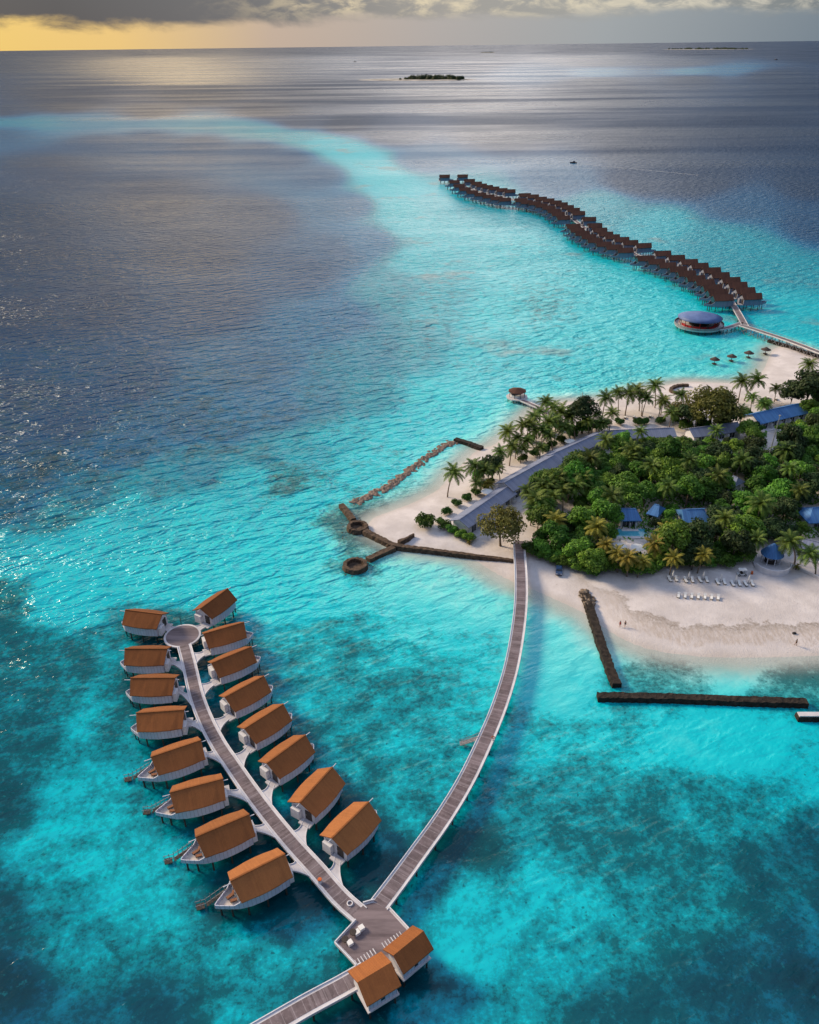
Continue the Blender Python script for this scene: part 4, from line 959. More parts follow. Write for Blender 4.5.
wall_line('stone_breakwater', W((455, 441), (467, 444.5), (482, 450)), 1.9, 1.1, 'short dark stone breakwater closing the end of the rubble breakwater', 'dark_stone', seed=9)
wall_line('stone_groyne', W((584.5, 597), (590, 612), (601, 646), (612, 677), (616.5, 688)), 2.0, 1.3, 'dark stone groyne running from the beach out into the water', 'dark_stone', seed=10, rough=0.22)
boulders('rock_pile', W((583, 593), (588, 608)), 1.6, 60, 'heap of dark boulders at the beach end of the stone groyne', 'dry_stone', zc=0.9, seed=12)
wall_line('stone_groyne', W((597, 699), (660, 700), (740, 703), (806, 705)), 1.9, 1.2, 'long dark stone breakwater lying parallel to the beach', 'dark_stone', seed=11, rough=0.2)
ob = wall_line('stone_groyne', W((796, 719), (850, 719)), 1.6, 1.1, 'dark stone breakwater with a pale top at the right edge of the picture', 'dark_stone', seed=13)
MB().ribbon(W((797, 719), (850, 719)), 1.2, 1.15, 1.4).build('pale_capping', MATS['pale_deck'], ob)
wall_line('stone_breakwater', W((768, 342), (780, 345.5), (797, 351), (825, 360)), 1.6, 1.2, 'low dark stone wall on the beach beside the footbridge', 'dark_stone', seed=14)
wall_line('stone_breakwater', W((688, 387.5), (678, 388), (671, 391), (672, 394.5), (680, 396.5)), 1.3, 1.5, 'small curved stone wall on the sand behind the palms', 'stone', seed=15)
boulders('reef_rocks', W((362, 520), (340, 520), (344, 540)), 3.0, 40, 'scattered submerged rocks round the upper stone ring', 'stone', (0.15, 0.35), -0.02, seed=16)
boulders('reef_rocks', W((345, 575), (372, 572), (368, 560)), 3.0, 40, 'scattered submerged rocks round the lower stone ring', 'stone', (0.15, 0.35), -0.02, seed=17)

# jetty with pavilion
jl = [tuple(P(516, 397, 1.8)[:2]), tuple(P(549, 411, 1.8)[:2])]
boardwalk('pavilion_jetty', [tuple(Vector(jl[0]).lerp(Vector(jl[1]), k / 8)) for k in range(9)], 2.2, 'narrow dark jetty from the palm beach to the small thatched pavilion', z=1.6, pile_step=4.0, first=1, last=1)
c = P(517, 396.5, 1.6)
t = empty('jetty_pavilion', (c.x, c.y, 0), 0.3, 'small pavilion with brown roof at the seaward end of the narrow jetty', 'pavilion')
MB().lathe([(0.001, 1.2), (4.2, 1.2), (4.2, 1.66), (0.001, 1.67)], 10).build('deck', MATS['pale_deck'], t)
MB().lathe([(3.6, 3.9), (3.55, 4.05), (0.001, 5.2)], 8).build('roof', MATS['roof_dark_shaded'], t)
MB().lathe([(2.6, 1.67), (2.6, 2.7), (2.5, 2.7), (2.5, 1.67)], 8, a0=0.6, a1=5.0).build('counter', MATS['white_paint'], t)
for k in range(8):
    w = k * math.pi / 4
    MB().tube([(3.0 * math.cos(w), 3.0 * math.sin(w), 1.67), (3.0 * math.cos(w), 3.0 * math.sin(w), 4.15)], 0.1, 5).build('column', MATS['dark_frame'], t)
    MB().tube([(3.7 * math.cos(w), 3.7 * math.sin(w), -1.5), (3.7 * math.cos(w), 3.7 * math.sin(w), 1.2)], 0.15, 5).build('pile', MATS['dark_pile'], t)

# ------------------------------------------------------------------ island buildings
KEEP = []     # roofs that must stay in sight: (px polygon bbox, y distance)
def long_house(name, A, B, ridge, hw, rise, label, m_='slate_roof', hip=(0, 0), bays=True, cat='building', group=None):
    a, b_ = P(*A, ridge), P(*B, ridge); d = b_ - a; L = d.length; d.normalize(); ev = ridge - rise
    z0 = gz(a.x, a.y) - 0.1
    t = empty(name, (a.x, a.y, 0), math.atan2(d.y, d.x), label, cat, group)
    h0, h1 = hip
    rf = MB().add([(0, -hw, ev), (h0, 0, ridge), (0, hw, ev), (L, -hw, ev), (L - h1, 0, ridge), (L, hw, ev), (0, -hw, ev - .22), (h0, 0, ridge - .22), (0, hw, ev - .22), (L, -hw, ev - .22), (L - h1, 0, ridge - .22), (L, hw, ev - .22)],
                  [(0, 3, 4, 1), (1, 4, 5, 2), (6, 7, 10, 9), (7, 8, 11, 10), (0, 6, 9, 3), (2, 5, 11, 8)] + ([(0, 1, 2), (6, 8, 7), (0, 2, 8, 6)] if h0 else [(0, 1, 7, 6), (1, 2, 8, 7)]) + ([(3, 5, 4), (9, 10, 11), (3, 9, 11, 5)] if h1 else [(3, 9, 10, 4), (4, 10, 11, 5)]))
    ro = rf.build('roof', MATS[m_], t)
    MB().box((L / 2, 0, ridge + 0.03), (L - h0 - h1, 0.35, 0.1)).build('ridge_cap', MATS[m_], ro)
    iw = hw - 0.9
    MB().box((L / 2, 0, (z0 + ev - 0.24) / 2), (L - 1.6, 2 * iw, ev - 0.24 - z0)).build('wall', MATS['white_paint'], t)
    if not h0:
        for x in (0.55, L - 0.55):
            if x > 1 and h1: continue
            MB().add([(x, -iw, ev - .25), (x, iw, ev - .25), (x, 0, ridge - .3), (x + .2, -iw, ev - .25), (x + .2, iw, ev - .25), (x + .2, 0, ridge - .3)], [(0, 2, 1), (3, 4, 5), (0, 1, 4, 3), (1, 2, 5, 4), (2, 0, 3, 5)]).build('gable_wall', MATS['white_paint'], t)
    if bays:
        k = max(2, int(L / 4.2))
        for i in range(k):
            x = 1.6 + (L - 3.2) * (i + 0.5) / k
            for s in (-1, 1):
                w = MB().box((x, s * (iw + 0.03), z0 + 1.25), (2.0, 0.08, 2.1)).build('glass_door', MATS['glass'], t)
                MB().box((x, s * (iw + 0.09), z0 + 1.25), (0.08, 0.08, 2.1)).build('mullion', MATS['white_paint'], w)
            MB().box((x + (L - 3.2) / k / 2, -(iw + 0.75), z0 + 1.1), (0.16, 1.4, 2.0)).build('party_wall', MATS['white_paint'], t)
        MB().box((L / 2, -(iw + 1.2), z0 + 0.18), (L - 1.8, 2.4, 0.3)).build('porch', MATS['pale_deck'], t)
    return t
long_house('beach_house', (459, 519.6), (508, 486), 5.6, 3.4, 1.5, 'long low house with slate blue gable roof, the end section beside the large olive tree')
long_house('beach_house', (504, 482.5), (554, 455), 6.6, 3.7, 1.7, 'long low house with slate blue gable roof and white bays, middle section of the row')
long_house('beach_house', (550.5, 454.6), (605, 430.5), 6.3, 3.5, 1.6, 'long low house with slate blue hipped roof, far section of the row below the palms', hip=(0, 3.5))
long_house('beach_house', (608, 430.5), (674, 427.5), 5.8, 3.6, 1.7, 'grey blue roofed house behind the canopy, the left one of three facing the palm beach', hip=(2, 0))
long_house('beach_house', (689, 428.5), (738, 422), 5.8, 3.6, 1.8, 'grey blue roofed house behind the canopy, the middle one of three facing the palm beach')
long_house('beach_house', (752, 414), (803, 402.5), 6.4, 4.4, 2.2, 'bright blue roofed house at the back of the canopy near the footbridge beach', 'blue_roof')
long_house('garden_house', (617, 508.5), (640, 508.5), 6.0, 3.6, 1.9, 'small blue roofed pavilion behind the swimming pool', 'blue_roof', hip=(1.2, 1.2), cat='house')
long_house('garden_house', (651, 503), (663, 506.5), 6.4, 3.0, 2.0, 'narrow blue roofed house among the trees right of the pool pavilion', 'blue_roof', hip=(1, 1), cat='house')
long_house('garden_house', (681, 509.5), (710, 508.5), 6.4, 3.8, 2.2, 'wide blue roofed house among the trees, rightmost of the three behind the pool', 'blue_roof', hip=(0.3, 2.5), cat='house')
long_house('garden_house', (730, 474.5), (741, 479), 7.0, 2.8, 1.8, 'tiny grey blue roof peeping out of the middle of the dense canopy', 'slate_roof', hip=(1, 1), cat='house')
long_house('garden_house', (803, 508), (850, 506), 6.2, 4.4, 2.4, 'deep blue roofed house at the right edge among dark trees', 'blue_roof', hip=(2.8, 2.8), cat='house')
long_house('garden_house', (802, 538), (835, 546), 5.2, 3.2, 1.6, 'pale blue roof at the right edge beside the beach bar', 'slate_roof', hip=(0.5, 1), cat='house')
# swimming pool with white parasols
c = P(630, 533, 1.5)
t = empty('swimming_pool', (c.x, c.y, 1.5), 0, 'small blue swimming pool in front of the pool pavilion', 'pool')
MB().prism([(-5.6, -3.0), (5.6, -3.0), (5.6, 3.0), (-5.6, 3.0)], -0.2, 0.12).build('pool_deck', MATS['pale_deck'], t)
MB().prism([(-4.6, -2.0), (4.6, -2.0), (4.6, 2.0), (-4.6, 2.0)], 0.123, 0.14).build('pool_water', MATS['pool_tile'], t)
def parasol(open_=True):
    t = empty('white_parasol')
    if open_: MB().lathe([(1.9, 2.35), (1.85, 2.42), (0.9, 2.75), (0.001, 2.95)], 8).build('canopy', MATS['white_fabric'], t)
    else: MB().lathe([(0.001, 0.95), (0.2, 1.0), (0.24, 1.5), (0.14, 2.2), (0.001, 2.75)], 8).build('canopy', MATS['white_fabric'], t)
    MB().tube([(0, 0, 0), (0, 0, 2.9 if open_ else 2.6)], 0.05, 6).build('pole', MATS['metal'], t)
    MB().lathe([(0.001, 0), (0.4, 0), (0.36, 0.12), (0.001, 0.12)], 10).build('base', MATS['metal'], t)
    return t
pp = parasol(True)
for i, (q, lab) in enumerate([((620, 546), 'open white parasol below the pool, the left one'), ((637.5, 547), 'open white parasol below the pool, the right one'), ((670, 530.5), 'open white parasol among palms below the wide blue roof'),
                              ((518, 475), 'open white parasol above the roof of the middle beach house'), ((487, 490), 'open white parasol by the hedges beside the end beach house'), ((570, 440.5), 'open white parasol by the hedges beside the far beach house')]):
    o = pp if i == 0 else copy_tree(pp); v = P(*q, 1.4 + 2.4); o.location = (v.x, v.y, gz(v.x, v.y)); tag(o, lab, 'parasol', 'open white parasols')
# beach bar
c = P(771, 566, 1.5)
t = empty('beach_bar', (c.x, c.y, 0), 0, 'round beach bar with blue cone roof and curved white wall on the sand', 'bar')
MB().lathe([(4.6, 1.2), (4.7, 3.1), (4.5, 3.1), (4.4, 1.7)], 28, a0=R(190), a1=R(345)).build('curved_wall', MATS['white_paint'], t)
MB().lathe([(0.001, 1.5), (4.4, 1.5), (4.4, 1.75), (0.001, 1.78)], 28).build('floor', MATS['pale_deck'], t)
MB().lathe([(2.9, 4.3), (2.8, 4.4), (1.6, 6.0), (0.5, 7.2), (0.001, 7.5)], 20, (0.4, 1.6)).build('roof', MATS['blue_roof'], t, False)
for k in range(8):
    w = k * math.pi / 4
    MB().tube([(0.4 + 2.4 * math.cos(w), 1.6 + 2.4 * math.sin(w), 1.7), (0.4 + 2.4 * math.cos(w), 1.6 + 2.4 * math.sin(w), 4.5)], 0.12, 6).build('column', MATS['white_paint'], t)
MB().lathe([(1.5, 1.78), (1.5, 2.8), (1.2, 2.8), (1.2, 1.78)], 18, (0.4, 1.6), R(150), R(400)).build('counter', MATS['dark_frame'], t)
ob = MB().ribbon(W((789, 570), (805, 577), (835, 592)), 0.25, 0.8, 2.0).build('garden_wall', MATS['white_paint']); tag(ob, 'low white garden wall leading right from the beach bar', 'wall')
# radio mast
v0 = P(769.5, 452, 7); v1 = P(774, 428, 7)
t = empty('radio_mast', (v0.x, v0.y, 1.4), 0, 'thin grey mast rising out of the canopy', 'mast')
MB().tube([(0, 0, 0), (0.6, 0, 18)], 0.22, 7, 0.1).build('pole', MATS['metal'], t); MB().box((0.6, 0, 18.1), (0.5, 0.5, 0.3)).build('antenna', MATS['metal'], t)

# ------------------------------------------------------------------ trees
def quads_mesh(name, P4, matname):
    """P4: (n,4,3) leaf corners"""
    n = len(P4); me = bpy.data.meshes.new(name)
    me.vertices.add(n * 4); me.vertices.foreach_set('co', P4.reshape(-1))
    me.loops.add(n * 4); me.loops.foreach_set('vertex_index', np.arange(n * 4))
    me.polygons.add(n); me.polygons.foreach_set('loop_start', np.arange(0, n * 4, 4)); me.polygons.foreach_set('loop_total', np.full(n, 4))
    me.update(); me.materials.append(MATS[matname]); return me
def leaves(c, nrm, size, rg):
    n = len(c); t = np.cross(nrm, rg.normal(size=(n, 3))); t /= np.linalg.norm(t, axis=1, keepdims=True) + 1e-9
    b_ = np.cross(nrm, t); s = (size * rg.uniform(0.6, 1.35, n))[:, None]
    return np.stack([c - t * s * .5, c - b_ * s * .3 + t * s * .05, c + t * s * .5, c + b_ * s * .3 + nrm * s * .1], 1)
def crown(seed, rx, rz, zc, lobes, leaf, per, matname, hole=0.0, flat=0.0, lobe_r=(0.36, 0.55)):
    rg = np.random.default_rng(seed); out = []
    for k in range(lobes):
        d = rg.normal(size=3); d /= np.linalg.norm(d); d[2] = abs(d[2]) * 1.25 - 0.45
        f = rg.uniform(0.35, 0.8) if k else 0.0
        c = d * np.array([rx, rx, rz]) * f + np.array([0, 0, zc])
        r = rx * rg.uniform(*lobe_r) * (1.15 if k == 0 else 1)
        n = int(per * (r / rx) ** 2 * 4)
        v = rg.normal(size=(n, 3)); v /= np.linalg.norm(v, axis=1, keepdims=True)
        v = v[v[:, 2] > -0.55]; n = len(v)
        # bumps of smaller sprays over the lobe
        bump = 0.86 + 0.22 * np.sin(v[:, 0] * 7 + k) * np.sin(v[:, 1] * 6 + 2 * k) * np.sin(v[:, 2] * 7 + 1)
        rad = r * bump * np.where(rg.random(n) < 0.8, rg.uniform(0.9, 1.06, n), rg.uniform(0.5, 0.95, n))
        p = v * rad[:, None] * np.array([1, 1, 0.85]) + c
        nr = v * 0.9 + rg.normal(size=(n, 3)) * 0.45 + np.array([0, 0, 0.35]); nr /= np.linalg.norm(nr, axis=1, keepdims=True)
        out.append(leaves(p, nr, leaf, rg))
    return quads_mesh('crown', np.concatenate(out), matname)
def trunk(seed, h, r, limbs, spread, matname='bark'):
    rd = random.Random(seed); mb = MB()
    mb.tube([(0, 0, -0.6), (rd.uniform(-.2, .2), rd.uniform(-.2, .2), h * .5), (rd.uniform(-.4, .4), rd.uniform(-.4, .4), h)], r, 7, r * 0.5)
    for k in range(limbs):
        w = 6.28 * k / limbs + rd.random(); z = h * rd.uniform(.45, .8)
        mb.tube([(0, 0, z), (math.cos(w) * spread * .5, math.sin(w) * spread * .5, z + h * .3), (math.cos(w) * spread, math.sin(w) * spread, z + h * .5)], r * .45, 5, r * .12)
    me = mb.mesh('trunk', True); me.materials.append(MATS[matname]); return me
KINDS = {}
KINDS['broad'] = [(crown(100 + i, 4.2, 3.3, 4.7, 15 + i, 0.60, 420, 'leaf_green', lobe_r=(0.28, 0.46)), trunk(i, 5.5, 0.28, 5, 2.2)) for i in range(6)]
KINDS['dark'] = [(crown(200 + i, 4.2, 3.3, 4.7, 17, 0.60, 420, 'leaf_dark', lobe_r=(0.26, 0.44)), trunk(20 + i, 5.5, 0.28, 5, 2.2)) for i in range(3)]
KINDS['olive'] = [(crown(300, 4.6, 3.7, 4.6, 34, 0.42, 420, 'leaf_olive', lobe_r=(0.22, 0.36)), trunk(31, 5.0, 0.3, 7, 2.2)), (crown(301, 4.6, 3.2, 4.4, 36, 0.40, 520, 'leaf_olive', lobe_r=(0.24, 0.38)), trunk(32, 5.0, 0.3, 7, 2.2))]
KINDS['casuarina'] = [(crown(310, 3.8, 4.4, 5.0, 44, 0.42, 420, 'leaf_dark', lobe_r=(0.2, 0.34)), trunk(33, 6.5, 0.3, 8, 1.8))]
KINDS['hedge'] = [(crown(320 + i, 1.5, 1.0, 1.0, 7, 0.36, 200, 'leaf_hedge', lobe_r=(0.45, 0.6)), trunk(40 + i, 0.9, 0.08, 3, 0.5)) for i in range(2)]
KINDS['bush'] = [(crown(330, 3.0, 2.2, 2.4, 12, 0.5, 330, 'leaf_olive', lobe_r=(0.35, 0.5)), trunk(44, 2.2, 0.2, 5, 1.4)), (crown(331, 3.0, 2.2, 2.3, 12, 0.5, 330, 'leaf_green', lobe_r=(0.35, 0.5)), trunk(45, 2.2, 0.2, 5, 1.4))]

def palm(seed, h, lean, nf, fl, matname):
    rg = random.Random(seed); mb = MB(); w = rg.random() * 6.28
    pts = [(math.cos(w) * lean * t * t, math.sin(w) * lean * t * t, -0.5 + (h + 0.5) * t) for t in [i / 6 for i in range(7)]]
    mb.tube(pts, 0.24, 7, 0.13); tm = mb.mesh('trunk', True); tm.materials.append(MATS['palm_bark'])
    top = Vector(pts[-1]); Q = []
    for k in range(nf):
        az = 2.399 * k + rg.uniform(-.2, .2); el = 1.35 - 1.65 * (k / nf) + rg.uniform(-.15, .15)
        L = fl * rg.uniform(.85, 1.1); p = top.copy(); e = el; ns = 9; sl = L / ns; prev = None
        out = Vector((math.cos(az), math.sin(az), 0)); side = Vector((-math.sin(az), math.cos(az), 0))
        for s in range(ns):
            d = out * math.cos(e) + Vector((0, 0, 1)) * math.sin(e); q = p + d * sl; u = (s + 0.5) / ns
            wd = fl * 0.19 * math.sin(math.pi * (0.12 + 0.86 * u)) ** 0.8
            up = side.cross(d) * -1
            for sg in (1, -1):
                for jj in (0.1, 0.4, 0.7):
                    b0 = p.lerp(q, jj); tip = b0 + side * sg * wd + d * wd * 0.55 - Vector((0, 0, 1)) * wd * rg.uniform(0.25, 0.6)
                    lw = sl * 0.36
                    Q.append([tuple(b0 - d * lw * .5), tuple(b0 + d * lw * .5), tuple(tip + d * lw * .18), tuple(tip - d * lw * .18)])
            p = q; e -= (0.11 + 0.12 * u) * (1 if e > -1.2 else 0.1)
    for k in range(5):   # coconuts
        a = k * 1.256; c_ = top + Vector((math.cos(a) * .25, math.sin(a) * .25, -.3)); s = .14
        Q.append([tuple(c_ + Vector((-s, -s, 0))), tuple(c_ + Vector((s, -s, 0))), tuple(c_ + Vector((s, s, -.2))), tuple(c_ + Vector((-s, s, .2)))])
    return (quads_mesh('crown', np.array(Q, dtype=np.float64), matname), tm, tuple(top))
KINDS['palm'] = [palm(400 + i, [8.5, 9.5, 7.5, 10.5, 6.5][i], [1.2, 2.2, 0.6, 1.6, 2.8][i], 26, 4.5, 'palm_leaf') for i in range(5)]
KINDS['gold'] = [palm(420 + i, [6.5, 5.5, 7.5][i], [0.6, 0.9, 1.0][i], 26, 3.9, 'palm_gold') for i in range(3)]
KINDS['sapling'] = [palm(440, 1.2, 0.2, 12, 1.4, 'palm_gold')]
PROTO = {}
rt = random.Random(77)
FORE = []
def tree(kind, v, scale=1.0, label='', cat='tree', group=None, name=None, var=None, zs=1.0, rz=None):
    i = rt.randrange(len(KINDS[kind])) if var is None else var
    key = (kind, i)
    name = name or {'broad': 'broadleaf_tree', 'dark': 'broadleaf_tree', 'olive': 'shade_tree', 'casuarina': 'casuarina_tree', 'hedge': 'round_shrub', 'bush': 'bush', 'palm': 'palm_tree', 'gold': 'palm_tree', 'sapling': 'young_palm'}[kind]
    if key not in PROTO:
        o = empty(name); link('crown', KINDS[kind][i][0], o); link('trunk', KINDS[kind][i][1], o); PROTO[key] = o
    else: o = copy_tree(PROTO[key])
    o.name = name
    o.location = (v.x, v.y, gz(v.x, v.y) - 0.05); o.rotation_euler.z = rt.random() * 6.28 if rz is None else rz; o.scale = (scale, scale, scale * zs)
    for k in ('group',):
        if k in o: del o[k]
    tag(o, label, cat, group)
    return o
def crown_at(px, py, zc): return P(px, py, zc)

# single trees one can pick out (crown centre in the survey)
ZC = {'broad': 5.0, 'dark': 5.0, 'olive': 5.0, 'casuarina': 5.4, 'bush': 2.4, 'hedge': 1.1}
def tree_px(kind, px, py, scale, label, cat='tree', var=0, zs=1.0):
    return tree(kind, P(px, py, 1.2 + ZC[kind] * scale * zs), scale, label, cat, var=var, zs=zs)
tree_px('olive', 502, 519, 1.62, 'large loose olive brown tree standing where the curved boardwalk reaches the beach', var=0)
tree_px('bush', 424.5, 518, 1.05, 'round dark bush alone on the sand left of the end beach house', 'bush', var=1)
tree_px('dark', 493, 462, 1.15, 'round dark green tree on the shore above the end beach house', var=0)
tree_px('casuarina', 584, 409, 1.7, 'tall dark feathery tree on the shore right of the jetty palms', var=0)
tree_px('olive', 714, 401, 2.25, 'large olive tree with golden top beyond the wood on the palm beach', var=1)
tree_px('olive', 683, 409, 1.3, 'smaller olive tree leaning against the left side of the large golden one', var=0)
tree_px('dark', 727, 413, 1.25, 'dark tree between the large golden olive tree and the bright blue roof', var=1)
tree_px('dark', 690, 414, 1.3, 'dark tree standing in front of the smaller olive tree', var=2)
tree_px('dark', 810, 384, 2.1, 'large dark tree at the right edge in front of the footbridge beach', var=2)
tree_px('dark', 793, 393, 1.2, 'smaller dark tree on the left side of the large dark tree at the right edge', var=1)
for i, q in enumerate([(445, 523), (453, 527), (461, 531), (469, 534), (440, 519)]):
    tree_px('bush', q[0], q[1], 0.68 if i < 4 else 0.5, 'low green hedge bush at the gable of the end beach house, %s from the left' % ORD[(i + 1) % 5], 'bush', var=1, zs=0.9)
for i, (px, py, sc, lab) in enumerate([(571, 428, 1.0, 'leafy bush under the tall feathery shore tree, left one'), (583, 426, 1.2, 'leafy bush under the tall feathery shore tree, middle one'), (597, 424, 1.1, 'leafy bush under the tall feathery shore tree, right one'), (512, 445, .6, 'small bush among the jetty palms, leftmost'), (530, 436, .7, 'small bush among the jetty palms, second from the left'), (546, 428, .8, 'small bush among the jetty palms, third from the left'), (558, 424, .8, 'small bush among the jetty palms, rightmost'),
        (686, 424, 1.0, 'bush at the foot of the smaller olive tree'), (703, 424, 1.1, 'bush at the foot of the large golden olive tree, left one'), (722, 421, 1.2, 'bush at the foot of the large golden olive tree, right one'), (746, 413, 1.0, 'bush at the left end of the bright blue roof'), (765, 402, .9, 'bush beside the white sunbeds near the footbridge beach'), (478, 473, .8, 'bush at the foot of the round dark shore tree')]):
    tree_px('bush', px, py, sc, lab, 'bush', var=1)
HP = [(446, 512), (456.5, 504), (466.5, 498), (476, 493), (484, 486.5), (490, 483), (523, 460), (534, 454.5), (545, 450), (552, 446.5), (561, 441), (572, 435.5), (607, 425), (619, 424), (637, 423.5), (645, 423.5), (661, 422.5), (675, 421.5)]
for i, q in enumerate(HP):
    row = 'beside the end beach house' if i < 6 else ('on the seaward side of the far beach houses' if i < 12 else 'behind the left house of the palm beach')
    n0 = 0 if i < 6 else (6 if i < 12 else 12)
    tree('hedge', crown_at(q[0], q[1], 1.7), 1.15 if i < 6 else 1.3, 'round green shrub %s, %s from the left' % (row, ORD[i - n0]), 'shrub', 'clipped round shrubs')
# palms one can pick out (crown position, height of the crown above ground)
PALMS = [(454, 471, 9, 'palm', 1, 'slim leaning palm alone on the sand above the round shrubs', 2.6), (473.5, 466, 8, 'palm', 0, 'palm on the left of the round dark shore tree', None), (477, 484, 4, 'palm', 2, 'short palm below the round dark shore tree', None),
 (489, 484, 3.5, 'gold', 1, 'low golden palm by the round shrubs of the end beach house', None)]
for (px, py, z, kd, var, lab, rz) in PALMS:
    h = KINDS[kd][var][2]; sc = z / h[2]
    sc = max(sc, 0.62) if kd == 'palm' else sc
    v = P(px, py, 1 + z); rzz = 0.5 if rz is None else rz
    ox, oy = h[0] * math.cos(rzz) - h[1] * math.sin(rzz), h[0] * math.sin(rzz) + h[1] * math.cos(rzz)
    tree(kd, Vector((v.x - ox * sc, v.y - oy * sc, 0)), sc, lab, 'palm', None, var=var, rz=rzz)
def palms(lst, group, labf, kd='palm', z=8.5, s0=1.0):
    if group and ('jetty' in group or 'in a row' in group): lst = sorted(lst)
    for i, q in enumerate(lst):
        px, py = q[:2]; zz = q[2] if len(q) > 2 else z
        var = rt.randrange(len(KINDS[kd])); h = KINDS[kd][var][2]; sc = zz / h[2]; v = P(px, py, 1 + zz); rz = rt.random() * 6.28
        ox, oy = h[0] * math.cos(rz) - h[1] * math.sin(rz), h[0] * math.sin(rz) + h[1] * math.cos(rz)
        lw = max(0.75, min(1.05, sc)); 
        o = tree(kd, Vector((v.x - ox * lw, v.y - oy * lw, 0)), lw, labf(i, len(lst)), 'palm', group, var=var, rz=rz, zs=sc / lw)
def fill_palms():
    rows = [(587, 421, 7), (596, 416, 7.5), (574, 412, 8), (602, 424, 6), (612, 414, 7), (672, 414, 6.5), (681, 396, 8), (697, 418, 6), (752, 398, 7), (764, 405, 6), (485, 470, 7), (500, 452, 7.5), (497, 468, 5.5)]
    labs = ['first', 'second', 'third', 'fourth', 'fifth', 'sixth', 'seventh', 'eighth', 'ninth', 'tenth', 'eleventh', 'twelfth', 'thirteenth']
    rows = sorted(rows)
    palms(rows, None, lambda i, n: 'palm growing on the sand between the long roofs and the shore, %s from the left' % labs[i])
def nth(i, n):
    if i >= 11: return '%s from the left' % ['twelfth', 'thirteenth', 'fourteenth', 'fifteenth', 'sixteenth', 'seventeenth', 'eighteenth', 'nineteenth', 'twentieth', 'twenty first'][i - 11] if i < n - 1 else 'rightmost'
    return 'leftmost' if i == 0 else ('rightmost' if i == n - 1 else '%s from the left' % (ORD[i] if i < 11 else str(i + 1) + 'th'))
palms([(508, 431), (513, 446, 6), (523, 424), (527, 441, 6.5), (534, 417), (535, 430, 7), (541, 448, 5), (546, 401.5), (549, 422), (553, 407), (561, 412, 8.5), (565, 428, 6), (518, 438, 7), (530, 424, 8), (540, 412, 8), (543, 430, 7), (556, 420, 8), (549, 436, 6), (523, 449, 5), (570, 418, 7)], 'palms round the foot of the pavilion jetty', lambda i, n: 'coconut palm in the grove by the pavilion jetty, %s' % nth(i, n))
palms([(606, 398), (617.5, 393), (629, 394), (637, 390), (642, 395, 8), (647, 399, 7), (655, 386), (663, 402, 7.5)], 'palms in a row on the palm beach', lambda i, n: 'tall coconut palm in the row on the open sand, %s' % nth(i, n))
fill_palms()
palms([(664, 401.5, 6)], None, lambda i, n: 'golden leaved palm at the right end of the palm row', 'gold')
palms([(742, 382), (757, 381), (809, 365), (776, 389, 5.5), (741, 412, 7)], 'palms round the golden olive tree', lambda i, n: ['palm right behind the large golden olive tree', 'tall palm in front of the footbridge beach', 'dark palm against the sand at the right edge', 'small golden palm by the sunbeds near the footbridge beach', 'pale palm in front of the bright blue roof'][i])
palms([(528, 492, 7), (536, 500, 7), (545, 487, 7.5), (541, 513, 6), (556, 480, 8), (566, 474, 8), (553, 497, 7), (533, 510, 5.5), (575, 487, 7), (590, 460, 7.5), (576, 462, 7.5), (606, 441, 7), (640, 433, 7), (562, 492, 7), (548, 506, 5.5)], 'palms along the garden side of the beach houses', lambda i, n: 'green palm along the garden side of the middle and far beach houses')
palms([(632, 452, 8), (630, 459, 7), (582, 480, 8), (716, 432, 7)], 'pale palms rising out of the canopy', lambda i, n: ['yellow green palm rising out of the canopy right of the far beach house', 'second yellow green palm just below the one right of the far beach house', 'yellow green palm above the sandy clearing', 'sparse brown palm in front of the middle house of the palm beach'][i])
palms([(556, 521, 8), (597, 528, 8), (606, 545, 6), (628, 558, 6), (617, 553, 6), (655, 545, 6.5), (674, 559, 6), (667, 532, 7), (704, 556, 6), (643, 562, 5)], 'golden palms in front of the pool garden', lambda i, n: ['golden palm high on the round green mass beside the boardwalk', 'golden palm left of the pool', 'golden palm below left of the pool', 'golden palm at the beach edge below the pool', 'golden palm just below the left white parasol', 'golden palm right of the white parasols', 'golden palm with orange dead fronds above the leftmost sunbeds', 'golden palm below the wide blue roof', 'golden palm above the middle sunbeds', 'small golden palm at the sand edge left of the sunbeds'][i], 'gold')
palms([(761, 505, 8.5), (757, 540, 7), (790, 543, 7), (810, 555, 6)], 'palms by the beach bar', lambda i, n: ['large pale palm in the middle of the canopy above the beach bar', 'palm with drooping golden fronds left of the beach bar roof', 'palm with spread fronds right of the beach bar roof', 'palm on the sand at the right edge near the white garden wall'][i], 'palm')
tree('sapling', P(796, 568, 1.8), 1.0, 'tiny young palm alone on the sand right of the beach bar', 'palm', var=0)
tree('sapling', P(469, 540, 1.8), 0.9, 'tiny yellow plant on the sand right of the low hedge bushes', 'palm', var=0)

# canopy: trees spaced over the wooded ground, kept off the roofs, pool, clearing and paths one can see
WOOD = [(531, 556), (548, 560), (572, 571), (592, 575), (603, 567), (625, 574), (648, 575), (662, 570), (690, 571), (722, 569), (742, 564), (750, 552), (800, 545), (838, 545), (838, 405), (812, 408), (800, 425), (760, 432), (740, 440), (690, 446), (615, 450), (592, 466), (545, 492), (530, 505), (530, 520), (540, 527), (528, 545)]
WOODW = [tuple(P(a, b_, 1.2)[:2]) for a, b_ in WOOD]
def inside(p, poly):
    c = False; n = len(poly); j = n - 1
    for i in range(n):
        if (poly[i][1] > p[1]) != (poly[j][1] > p[1]) and p[0] < (poly[j][0] - poly[i][0]) * (p[1] - poly[i][1]) / (poly[j][1] - poly[i][1]) + poly[i][0]: c = not c
        j = i
    return c
